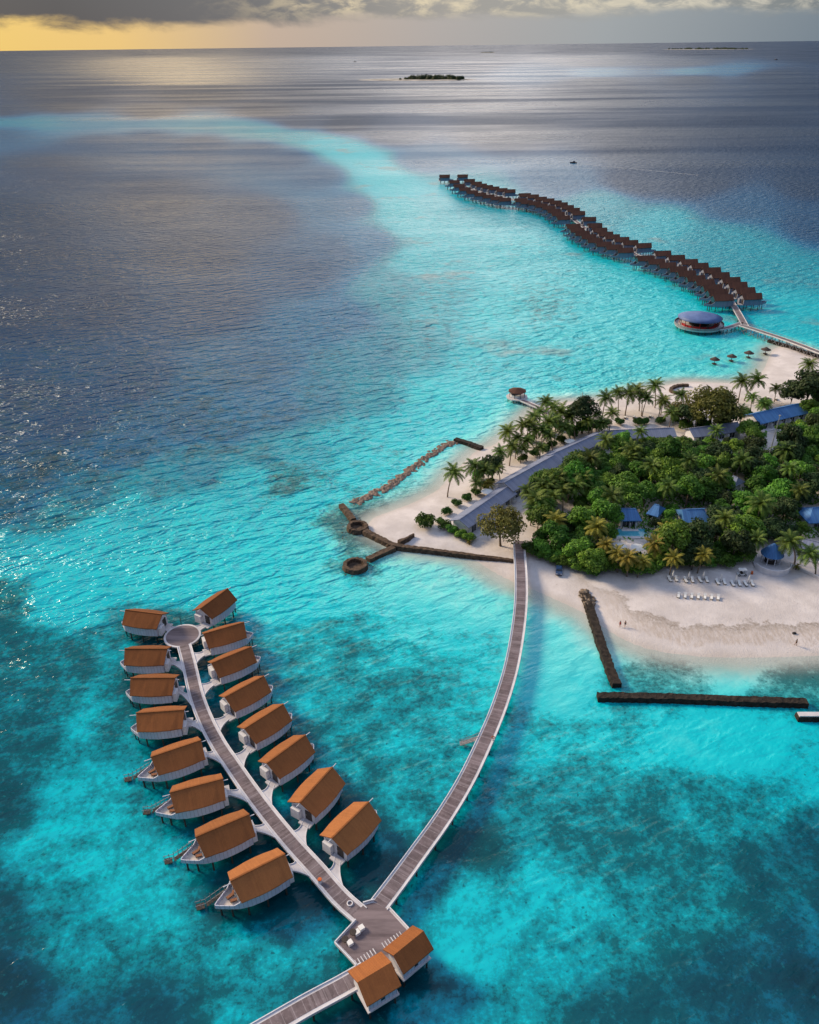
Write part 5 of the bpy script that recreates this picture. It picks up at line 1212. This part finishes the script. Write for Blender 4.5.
# sight lines to keep open (survey px boxes)
OPEN = [(622, 508, 638, 524), (650, 503, 662, 515), (682, 508, 708, 520), (732, 474, 743, 486), (803, 505, 830, 520), (616, 529, 644, 538), (614, 541, 645, 550), (556, 501, 573, 512), (612, 428, 672, 434), (690, 426, 736, 436), (756, 410, 800, 421), (764, 540, 783, 566), (752, 560, 790, 575), (803, 538, 830, 548), (745, 566, 819, 580), (768, 430, 776, 448), (514, 515, 526, 548)]
def blocks(v, r, zc):
    pcx, pcy = proj((v.x, v.y, zc)); k = FPX / (Vector((v.x, v.y, zc)) - Vector((0, 0, CAM_H))).dot(_F); rp = r * k
    for (x0, y0, x1, y1) in OPEN:
        dx = max(x0 - pcx, 0, pcx - x1); dy = max(y0 - pcy, 0, pcy - y1)
        if math.hypot(dx, dy * 1.1) < rp * 0.82: return True
    return False
LAND = [('the beach bar', 772, 560), ('the swimming pool', 630, 533), ('the pair of open white parasols', 629, 546), ('the wide blue roof', 695, 512), ('the narrow blue roof', 656, 508), ('the pool pavilion', 630, 512), ('the grey mast', 771, 445), ('the deep blue roof', 815, 512), ('the tiny roof in the wood', 736, 480), ('the far section of the long house', 585, 450), ('the left palm beach house', 641, 432), ('the middle palm beach house', 713, 428), ('the bright blue roof', 778, 412), ('the parked dark blue car', 559, 566), ('the sandy clearing', 563, 508), ('the beach cart', 741, 574), ('the large pale palm', 761, 508)]
placed = []
xs_ = [p[0] for p in WOODW]; ys_ = [p[1] for p in WOODW]
cand = 0; NT = 0
ZONES = {}
for att in range(9000):
    x, y = rt.uniform(min(xs_), max(xs_)), rt.uniform(min(ys_), max(ys_))
    if not inside((x, y), WOODW): continue
    big = att < 4500
    s = rt.uniform(0.85, 1.3) if big else rt.uniform(0.45, 0.75)
    r = 4.2 * s
    if NT >= 270: break
    if any(math.hypot(x - a, y - b_) < (r + c_) * (0.60 if big else 0.56) for a, b_, c_ in placed): continue
    v = Vector((x, y, 1.3)); 
    if blocks(v, r, 1.3 + 5.0 * s): continue
    placed.append((x, y, r)); NT += 1
    px, py = proj((x, y, 6))
    kind = 'broad'
    if (px > 690 and rt.random() < 0.35) or rt.random() < 0.12: kind = 'dark'
    gx, gy = proj((x, y, 4))
    nm, lx, ly = min(LAND, key=lambda q: math.hypot(q[1] - gx, 1.5 * (q[2] - gy)))
    dx, dy = gx - lx, 1.5 * (gy - ly)
    rel = ('right of' if dx > 0 else 'left of') if abs(dx) > abs(dy) else ('in front of' if dy > 0 else 'behind')
    size = 'small' if not big else ('broad' if s > 1.08 else 'medium')
    tone_ = 'dark green' if kind == 'dark' else 'green'
    lab = '%s %s tree %s %s' % (size, tone_, rel, nm)
    tree(kind, v, s, lab, 'tree', 'trees of the dense wood', zs=rt.uniform(0.85, 1.3))
for i, (px, py, z_) in enumerate([(652, 468, 8.5), (690, 462, 8), (718, 478, 8.5), (742, 462, 8), (790, 470, 8.5), (668, 488, 8), (800, 492, 8), (612, 498, 8), (725, 520, 8), (786, 452, 8)]):
    palms([(px, py, z_)], None, lambda a_, b2: 'green palm crown showing above the wood, %s of ten from the left' % ORD[sorted([652, 690, 718, 742, 790, 668, 800, 612, 725, 786]).index(px)])
print('canopy trees', NT)
FR = smooth_line([P(a, b_, 1.2)[:2] for a, b_ in [(532, 553), (548, 558), (565, 565), (592, 573), (603, 566), (625, 572), (648, 572), (662, 566), (690, 567), (722, 566), (742, 561)]], 3.2)
for i, (x, y) in enumerate(FR):
    v = Vector((x, y, 1.3)); s = rt.uniform(0.75, 1.15)
    tree('bush', v, s, 'leafy green bush in the dense edge of the wood along the beach', 'bush', 'bushes along the beach edge of the wood', var=1)
# undergrowth that closes the wood at ground level
mbq = []
rg = np.random.default_rng(9)
n = 60000
ux = rg.uniform(min(xs_), max(xs_), n); uy = rg.uniform(min(ys_), max(ys_), n)
CW = np.array(WOODW)
def margin(p):
    d = 1e9
    for i in range(len(CW)):
        a_, b2 = CW[i], CW[(i + 1) % len(CW)]; ab = b2 - a_; t = min(1, max(0, float(np.dot(np.array(p) - a_, ab) / np.dot(ab, ab)))); d = min(d, float(np.hypot(*(np.array(p) - a_ - ab * t))))
    return d
keep = np.array([inside((a, b_), WOODW) and margin((a, b_)) > 2.0 for a, b_ in zip(ux, uy)])
ux, uy = ux[keep], uy[keep]
hb = 1.2 + np.abs(np.sin(ux * .31) * np.cos(uy * .27)) * 1.6
k2 = np.array([not any((x0 - 1 < q[0] < x1 + 1 and y0 - 1 < q[1] < y1 + 1) for (x0, y0, x1, y1) in OPEN) for q in [proj((a, b_, 2.0)) for a, b_ in zip(ux, uy)]])
ux, uy, hb = ux[k2], uy[k2], hb[k2]
pc_ = np.stack([ux, uy, 1.0 + hb * rg.uniform(0.3, 1.0, len(ux))], 1)
nr = rg.normal(size=(len(ux), 3)) * 0.6 + np.array([0, -0.3, 0.9]); nr /= np.linalg.norm(nr, axis=1, keepdims=True)
ob = link('undergrowth', quads_mesh('undergrowth', leaves(pc_, nr, 0.85, rg), 'leaf_green')); tag(ob, 'dark leafy undergrowth filling the wood between the trunks', 'undergrowth', None, 'stuff')

# ------------------------------------------------------------------ beach things
def lounger():
    t = empty('sunbed')
    MB().box((0, 0.1, 0.3), (0.72, 1.9, 0.06)).build('frame', MATS['dark_frame'], t)
    MB().box((0, -0.18, 0.385), (0.62, 1.3, 0.1)).build('mattress', MATS['white_fabric'], t)
    MB().add([(-.31, .5, .36), (.31, .5, .36), (.31, 1.05, .85), (-.31, 1.05, .85), (-.31, .58, .3), (.31, .58, .3), (.31, 1.13, .8), (-.31, 1.13, .8)], [(0, 1, 2, 3), (4, 7, 6, 5), (0, 3, 7, 4), (1, 5, 6, 2), (3, 2, 6, 7), (0, 4, 5, 1)]).build('backrest', MATS['white_fabric'], t)
    for x in (-.3, .3):
        for y in (-.7, .8): MB().box((x, y, .135), (.07, .07, .27)).build('leg', MATS['dark_frame'], t)
    return t
lg = lounger(); up = parasol(False); k = 0
for i, q in enumerate([(673, 580), (689, 581), (703.5, 581), (721, 583), (736, 584.5), (749, 584.5)]):
    c = P(*q, 1.4); z = gz(c.x, c.y)
    o = up if i == 0 else copy_tree(up); o.location = (c.x + 0.05, c.y + 0.7, z); o.name = 'closed_parasol'
    tag(o, 'closed white parasol between two sunbeds on the beach, %s' % nth(i, 6), 'parasol', 'closed white beach parasols')
    for s, sn in ((-1, 'left'), (1, 'right')):
        o = lg if k == 0 else copy_tree(lg); k += 1
        o.location = (c.x + s * 0.85, c.y, z + 0.01); o.rotation_euler.z = s * -0.08 + rt.uniform(-.05, .05)
        pr = 'leftmost pair' if i == 0 else ('rightmost pair' if i == 5 else '%s pair from the left' % ORD[i])
        tag(o, 'white cushioned sunbed by the trees, the %s one of the %s' % (sn, pr), 'sunbed', 'sunbeds on the south beach')
for i in range(7):
    c = P(678.5 + i * 6.6, 596 + i * 0.35, 1.4)
    o = copy_tree(lg); o.location = (c.x, c.y, gz(c.x, c.y) + 0.01); o.rotation_euler.z = -0.35; o.scale = (1, 0.9, 1)
    tag(o, 'white cushioned sunbed in the front line nearest the water, %s' % nth(i, 7), 'sunbed', 'sunbeds on the south beach')
# beach furniture glimpsed behind the palms
for i, (q, lab) in enumerate([((625, 418), 'dark sunbed under the palm row, leftmost of four'), ((634, 417.5), 'dark sunbed under the palm row, second from the left of four'), ((650, 417), 'dark sunbed under the palm row, third from the left of four'), ((658, 418), 'dark sunbed under the palm row, rightmost of four'),
                              ((768, 398), 'white sunbed near the footbridge beach, left one'), ((776, 399.5), 'white sunbed near the footbridge beach, middle one'), ((783, 395), 'white sunbed near the footbridge beach, right one')]):
    c = P(*q, 1.3); o = copy_tree(lg); o.location = (c.x, c.y, gz(c.x, c.y) + 0.01); o.rotation_euler.z = 2.8; o.scale = (1.2,) * 3
    tag(o, lab, 'sunbed', 'sunbeds behind the palms')

# carts
def cart(name, q, rz, body, label, roof):
    c = P(*q, 1.4); t = empty(name, (c.x, c.y, gz(c.x, c.y) + 0.01), rz, label, 'car' if name == 'parked_car' else 'cart')
    if name == 'parked_car':
        prof = [(-2.0, .35), (-2.05, .8), (-1.75, 1.0), (-1.2, 1.05), (-.8, 1.55), (.7, 1.58), (1.25, 1.05), (1.95, .92), (2.05, .6), (2.0, .35)]
        L = len(prof); vs = [(x, -.85, z) for x, z in prof] + [(x, .85, z) for x, z in prof]
        for i, (x, z) in enumerate(prof):
            if z > 1.2: vs[i] = (x, -.68, z); vs[i + L] = (x, .68, z)
        MB().add(vs, [tuple(range(L)), tuple(range(2 * L - 1, L - 1, -1))] + [(i + L, i + 1 + L, i + 1, i) for i in range(L - 1)] + [(L - 1 + L, L, 0, L - 1)]).build('body', MATS[body], t)
        for x0, x1 in ((-1.16, -.84), (1.2, .76)):
            z0_, z1_ = 1.1, 1.5
            MB().add([(x0, -.7, z0_), (x0, .7, z0_), (x1, .62, z1_), (x1, -.62, z1_)], [(0, 1, 2, 3)]).build('windscreen', MATS['glass'], t).location = ((-.03 if x0 < 0 else .03), 0, .03)
        MB().box((0, 0, 1.6), (1.2, 1.1, .05)).build('roof_panel', MATS['car_white'] if roof else MATS[body], t)
        for y in (-.55, .55): MB().box((-2.06, y, .75), (.06, .3, .16)).build('headlight', MATS['white_paint'], t)
        wx = 1.25
    else:
        MB().box((0, 0, .5), (2.3, 1.15, .3), 0, .95).build('body', MATS[body], t)
        MB().box((-.9, 0, .85), (.4, 1.1, .45), 0, .85).build('dash', MATS[body], t)
        MB().box((0.15, 0, .8), (.6, 1.0, .3)).build('seat', MATS['dark_frame'], t)
        MB().box((0, 0, 1.85), (2.1, 1.2, .1), 0, .95).build('roof', MATS['car_white'], t)
        for x in (-.85, .85):
            for y in (-.52, .52): MB().tube([(x, y, .6), (x, y, 1.85)], .04, 5).build('post', MATS['metal'], t)
        wx = .8
    for x in (-wx, wx):
        for y in (-.72, .72) if name == 'parked_car' else (-.5, .5):
            w = MB().lathe([(.001, -.1), (.32, -.1), (.34, 0), (.32, .1), (.001, .1)], 14).build('wheel', MATS['rubber'], t); w.rotation_euler = (math.pi / 2, 0, 0); w.location = (x, y, .34)
            MB().lathe([(.001, -.115), (.18, -.115), (.18, .115), (.001, .115)], 10).build('rim', MATS['metal'], w)
cart('parked_car', (559, 570), R(80), 'car_blue', 'dark blue car parked at the edge of the trees on the sand', False)
cart('beach_cart', (741.5, 575), R(180), 'car_white', 'white and blue cart with flat roof parked left of the beach bar wall', True)
q = P(752, 573, 1.6); ob = MB().lathe([(.001, 0), (.3, 0), (.3, .75), (.001, .78)], 10).build('litter_bin', MATS['orange_plastic']); ob.location = (q.x, q.y, gz(q.x, q.y)); tag(ob, 'small red bin on the sand at the left end of the beach bar wall', 'bin')

# people on the beach (one continuous skinned figure each)
def person(q, facing, cloth, label, stride=0.18, bend=0.0):
    c = P(*q, 0.7); z0 = gz(c.x, c.y)
    J = [(0, 0, .95), (0, 0, 1.15), (0, .02, 1.38), (0, .02, 1.50), (0, .03, 1.62), (0, .04, 1.76),
         (.1, 0, .90), (.11, stride, .5), (.11, stride * 1.1, .09), (.11, stride * 1.1 + .16, .04),
         (-.1, 0, .90), (-.11, -stride * .3, .5), (-.11, -stride * 1.3, .09), (-.11, -stride * 1.3 + .16, .04),
         (.19, .01, 1.40), (.25, -.03, 1.13), (.26, .06, .88), (.26, .09, .78), (-.19, .01, 1.40), (-.25, .04, 1.13), (-.27, .12, .90), (-.27, .16, .80)]
    E_ = [(0, 1), (1, 2), (2, 3), (3, 4), (4, 5), (0, 6), (6, 7), (7, 8), (8, 9), (0, 10), (10, 11), (11, 12), (12, 13), (2, 14), (14, 15), (15, 16), (16, 17), (2, 18), (18, 19), (19, 20), (20, 21)]
    RR = [.14, .13, .15, .055, .09, .075, .09, .06, .045, .035, .09, .06, .045, .035, .055, .04, .032, .035, .055, .04, .032, .035]
    me = bpy.data.meshes.new('person'); me.from_pydata(J, E_, []); me.update()
    o = bpy.data.objects.new('person', me); COL.objects.link(o); me.materials.append(MATS['skin'])
    sk = o.modifiers.new('skin', 'SKIN'); sd = o.modifiers.new('sub', 'SUBSURF'); sd.levels = 1; sd.render_levels = 2
    if not me.skin_vertices: me.attributes.new('x', 'FLOAT', 'POINT')
    for i, r in enumerate(RR): me.skin_vertices[0].data[i].radius = (r, r * .85)
    me.skin_vertices[0].data[0].use_root = True
    o.location = (c.x, c.y, z0); o.rotation_euler.z = facing
    MB().lathe([(.17, .78), (.185, .95), (.165, 1.1)], 12).build('shorts', MATS[cloth], o, True)
    if cloth == 'red_cloth' or bend: MB().lathe([(.16, 1.1), (.175, 1.3), (.17, 1.42), (.09, 1.48)], 12).build('shirt', MATS[cloth], o, True)
    ob = MB().lathe([(.105, 1.62), (.11, 1.72), (.07, 1.83), (.001, 1.86)], 10).build('hair', MATS['hair'], o, True); ob.location = (0, .02, 0)
    return tag(o, label, 'person')
EDGES_OK = True
def safe_person(*a, **k):
    q, facing, cloth, label = a
    me = None
    return person(*a, **k)
# skin data needs the modifier to exist before its layer is filled, so make it through the modifier
def person_skin_layer(me):
    return me.skin_vertices
safe_person((620, 625.5), R(160), 'red_cloth', 'person in red walking on the beach near the dark groyne, the left of two')
safe_person((625, 625.5), R(170), 'black_cloth', 'person in black shorts walking on the beach near the dark groyne, the right of two')
safe_person((796, 644), R(60), 'black_cloth', 'person in dark clothes at the water edge on the right part of the beach', bend=0.1)
q = P(794.5, 632.5, .9); ob = MB().box((0, 0, .18), (.9, .55, .36), .3, .7).build('beach_bag', MATS['black_cloth']); ob.location = (q.x, q.y, gz(q.x, q.y)); tag(ob, 'dark bag lying on the sand above the person at the right', 'bag')

# ------------------------------------------------------------------ boats and islands far out
def boat(q, L, rz, label):
    c = P(*q, 0); t = empty('motor_boat', (c.x, c.y, 0), rz, label, 'boat')
    xs_b = [-.5, -.3, 0, .25, .4, .5]; wb = [.15, .17, .17, .13, .07, .005]
    vs = []; 
    for x, w in zip(xs_b, wb):
        sh = .12 + max(0, x) * .1
        vs += [(x * L, -w * L, sh * L), (x * L, -w * .7 * L, -.05 * L), (x * L, w * .7 * L, -.05 * L), (x * L, w * L, sh * L)]
    fs = []
    for i in range(5):
        a = i * 4; b_ = a + 4
        fs += [(a, b_, b_ + 1, a + 1), (a + 1, b_ + 1, b_ + 2, a + 2), (a + 2, b_ + 2, b_ + 3, a + 3), (a + 3, b_ + 3, b_, a)]
    fs += [(0, 1, 2, 3)]
    MB().add(vs, fs).build('hull', MATS['hull_dark'], t)
    MB().box((-.05 * L, 0, .22 * L), (.35 * L, .22 * L, .16 * L), 0, .8).build('cabin', MATS['grey_pile'], t)
    return t
boat((573.5, 163), 8, R(168), 'small motor boat running left across the open sea with a thin wake')
boat((776, 60), 26, R(10), 'tiny dark boat far out near the right horizon')
boat((355, 62), 24, R(20), 'tiny dark boat far out on the bright water left of the wooded islet')
a = P(576, 163.6, 0); b_ = P(700, 176, 0)
wk = []
for k in range(30): p = a.lerp(b_, k / 29); wk.append((p.x, p.y + 6 * math.sin(k / 29 * 2.2)))
m, g, b = base_mat('foam'); b.inputs['Base Color'].default_value = (.8, .82, .84, 1); b.inputs['Roughness'].default_value = .9
tcx = g.n('ShaderNodeTexCoord').outputs['Object']; al = g.step(g.noise(tcx, .35, 5, .7), .48, .66); g.set(b.inputs['Alpha'], g.math('MULTIPLY_ADD', al, .3, .04)); MATS['foam'] = m
ob = MB().ribbon(wk, 4.0, 0.012, 0.02).build('boat_wake', MATS['foam']); tag(ob, 'thin broken wake trailing behind the small motor boat', 'wake', None, 'stuff')
def islet(x0, x1, py, tx0, tx1, h, name, lab, seed):
    a, b_ = P(x0, py, 0), P(x1, py, 0); L = (b_ - a).length; dv = (b_ - a).normalized(); nv = Vector((-dv.y, dv.x, 0))
    n = 28; vs, fs = [], []
    for k in range(n):
        w = 6.2832 * k / n; vs.append(tuple((a + b_) / 2 + dv * math.cos(w) * L / 2 + nv * math.sin(w) * L * .22 + Vector((0, 0, 0.02))))
    vs += [tuple((Vector(v) - (a + b_) / 2) * .8 + (a + b_) / 2 + Vector((0, 0, 2.2))) for v in vs]
    fs = [(k, (k + 1) % n, n + (k + 1) % n, n + k) for k in range(n)] + [tuple(range(n, 2 * n))]
    ob = MB().add(vs, fs).build(name, MATS['far_sand']); tag(ob, kind='structure')
    rg = np.random.default_rng(seed); ta, tb = P(tx0, py, 0), P(tx1, py, 0); out = []
    for k in range(70):
        f = rg.random(); c = np.array(ta.lerp(tb, f)) + np.array(nv) * rg.normal() * L * .05; hh = h * rg.uniform(.45, 1.0) * (0.55 + 0.45 * math.sin(math.pi * (0.1 + .8 * f)))
        v = rg.normal(size=(160, 3)); v /= np.linalg.norm(v, axis=1, keepdims=True); v[:, 2] = np.abs(v[:, 2])
        p_ = c + v * np.array([hh * .8, hh * .8, hh]) * rg.uniform(.8, 1.05, (160, 1)); out.append(leaves(p_, v, h * .22, rg))
    o2_ = link('far_wood', quads_mesh('far_wood', np.concatenate(out), 'leaf_dark')); tag(o2_, lab, 'wood', None, 'stuff')
mat('far_sand', (0.5, 0.46, 0.42), (0.2, 0.19, 0.17), .02, .95)
islet(358, 476, 79.8, 404, 462, 22, 'sand_islet', 'dark wood covering the small sandy islet near the horizon', 1)
islet(668, 749, 49.3, 672, 744, 34, 'low_island', 'dark low wood of the long flat island on the right horizon', 2)
islet(481, 496, 52.6, 483, 493, 16, 'tiny_islet', 'dark wood of the tiny islet left of the long flat island', 3)

# ------------------------------------------------------------------ light
SUN_AZ, SUN_EL = R(-60), R(28)
sd_ = bpy.data.lights.new('sun', 'SUN'); sd_.energy = 4.9; sd_.angle = R(15); sd_.color = (1.0, 0.80, 0.54)
so = bpy.data.objects.new('sun', sd_); COL.objects.link(so)
dirv = Vector((math.sin(SUN_AZ) * math.cos(SUN_EL), math.cos(SUN_AZ) * math.cos(SUN_EL), math.sin(SUN_EL)))
so.rotation_euler = dirv.to_track_quat('Z', 'Y').to_euler(); so.location = dirv * 500
Wd = bpy.data.worlds.new('World'); S.world = Wd; Wd.use_nodes = True
g = N(Wd.node_tree); bg = Wd.node_tree.nodes['Background']
sky = g.n('ShaderNodeTexSky', sky_type='NISHITA', sun_disc=False, sun_elevation=SUN_EL, sun_rotation=SUN_AZ, altitude=100, air_density=1.0, dust_density=2.0)
g.set(bg.inputs[0], sky.outputs[0]); bg.inputs[1].default_value = 0.05
dr = g.n('ShaderNodeTexCoord').outputs['Generated']
sp = g.n('ShaderNodeSeparateXYZ'); g.set(sp.inputs[0], dr)
az = g.math('ARCTAN2', sp.outputs[0], sp.outputs[1]); el = g.math('ARCSINE', sp.outputs[2])
azd = g.math('MULTIPLY', az, 57.29578); eld = g.math('MULTIPLY', el, 57.29578)
cv = g.n('ShaderNodeCombineXYZ'); g.set(cv.inputs[0], azd); g.set(cv.inputs[1], eld)
cvec = cv.outputs[0]
azn = g.math('MULTIPLY_ADD', azd, 1 / 80.0, 0.5, clamp=True)    # -40..40 deg
def A(d): return 0.5 + d / 80.0
low = g.ramp(azn, [(A(-40), (1.0, .62, .12)), (A(-27), (1.0, .68, .17)), (A(-17), (.95, .64, .24)), (A(-8), (.62, .48, .38)), (A(2), (.50, .46, .44)), (A(12), (.40, .43, .45)), (A(27), (.17, .23, .29)), (A(40), (.12, .17, .23))])
n1 = g.noise(g.mapping(cvec, (.13, .42, 1)), 1.0, 7, .62, dist=.3)
n2 = g.noise(g.mapping(cvec, (.50, 1.35, 1), loc=(3, 1, 0)), 1.0, 7, .62, dist=.4)
# upper cloud deck colour by bearing
deck = g.ramp(azn, [(A(-40), (.07, .07, .085)), (A(-20), (.08, .082, .10)), (A(-9), (.17, .17, .185)), (A(2), (.40, .38, .355)), (A(14), (.40, .405, .39)), (A(27), (.15, .19, .22)), (A(40), (.14, .18, .22))])
lit = g.ramp(azn, [(A(-40), (.9, .66, .30)), (A(-12), (.75, .60, .38)), (A(5), (.85, .74, .54)), (A(20), (.75, .70, .58)), (A(40), (.4, .42, .42))])
lit_m = g.math('MULTIPLY', g.step(n2, .40, .66), g.step(eld, 0.8, 2.2))
deck2 = g.mix(g.math('MULTIPLY', lit_m, g.step(azd, -14.0, -2.0)), deck, lit)
left = g.math('SUBTRACT', 1.0, g.step(azd, -19.0, -8.0))
dm = g.step(g.math('ADD', g.math('MULTIPLY_ADD', left, 0.15, g.math('ADD', eld, 0.45)), g.math('MULTIPLY', g.math('SUBTRACT', n1, .5), 2.4)), 1.55, 2.2)
col = g.mix(dm, low, deck2)
# high sky: broken bright overcast, brighter gaps near the middle and in the sun's quarter
hn = g.noise(g.mapping(cvec, (.035, .06, 1)), 1.0, 5, .6)
gap1 = g.math('POWER', 2.718, g.math('MULTIPLY', -1.0, g.math('POWER', g.math('DIVIDE', g.math('SUBTRACT', azd, g.math('MULTIPLY_ADD', eld, 0.28, 1.0)), 9.0), 2.0)))
gap2 = g.math('POWER', 2.718, g.math('MULTIPLY', -1.0, g.math('POWER', g.math('DIVIDE', g.math('ADD', azd, 14.0), 6.0), 2.0)))
hib = g.ramp(azn, [(A(-40), (.09, .12, .15)), (A(-22), (.07, .115, .165)), (A(-8), (.07, .145, .27)), (A(6), (.33, .37, .42)), (A(16), (.24, .28, .35)), (A(30), (.045, .085, .17)), (A(40), (.05, .10, .20))])
hi = g.mix(g.step(hn, .35, .65), g.mix(.35, hib, (.05, .07, .11, 1)), g.mix(.15, hib, (.6, .6, .6, 1)))
fade = g.math('SUBTRACT', 1.0, g.step(eld, 28.0, 62.0))
hi = g.mix(g.math('MULTIPLY', gap2, fade), hi, (2.3, 1.75, 1.05, 1))
hi = g.mix(g.math('MULTIPLY', gap1, fade), hi, (2.9, 2.65, 2.45, 1))
zen = g.mix(g.step(eld, 28.0, 62.0), hi, (0.66, 0.80, 1.10, 1))
col = g.mix(g.step(eld, 3.2, 6.5), col, zen)
bg2 = g.n('ShaderNodeBackground'); g.set(bg2.inputs[0], col); bg2.inputs[1].default_value = 1.0
mxs = g.n('ShaderNodeMixShader'); mxs.inputs[0].default_value = 0.85
Wd.node_tree.links.new(bg.outputs[0], mxs.inputs[1]); Wd.node_tree.links.new(bg2.outputs[0], mxs.inputs[2])
Wd.node_tree.links.new(mxs.outputs[0], Wd.node_tree.nodes['World Output'].inputs[0])

S.render.engine = 'CYCLES'
S.view_settings.view_transform = 'Standard'; S.view_settings.look = 'None'; S.view_settings.exposure = 0.0; S.view_settings.gamma = 1.0
S.cycles.max_bounces = 6; S.cycles.transparent_max_bounces = 6
S.render.resolution_x = 819; S.render.resolution_y = 1024
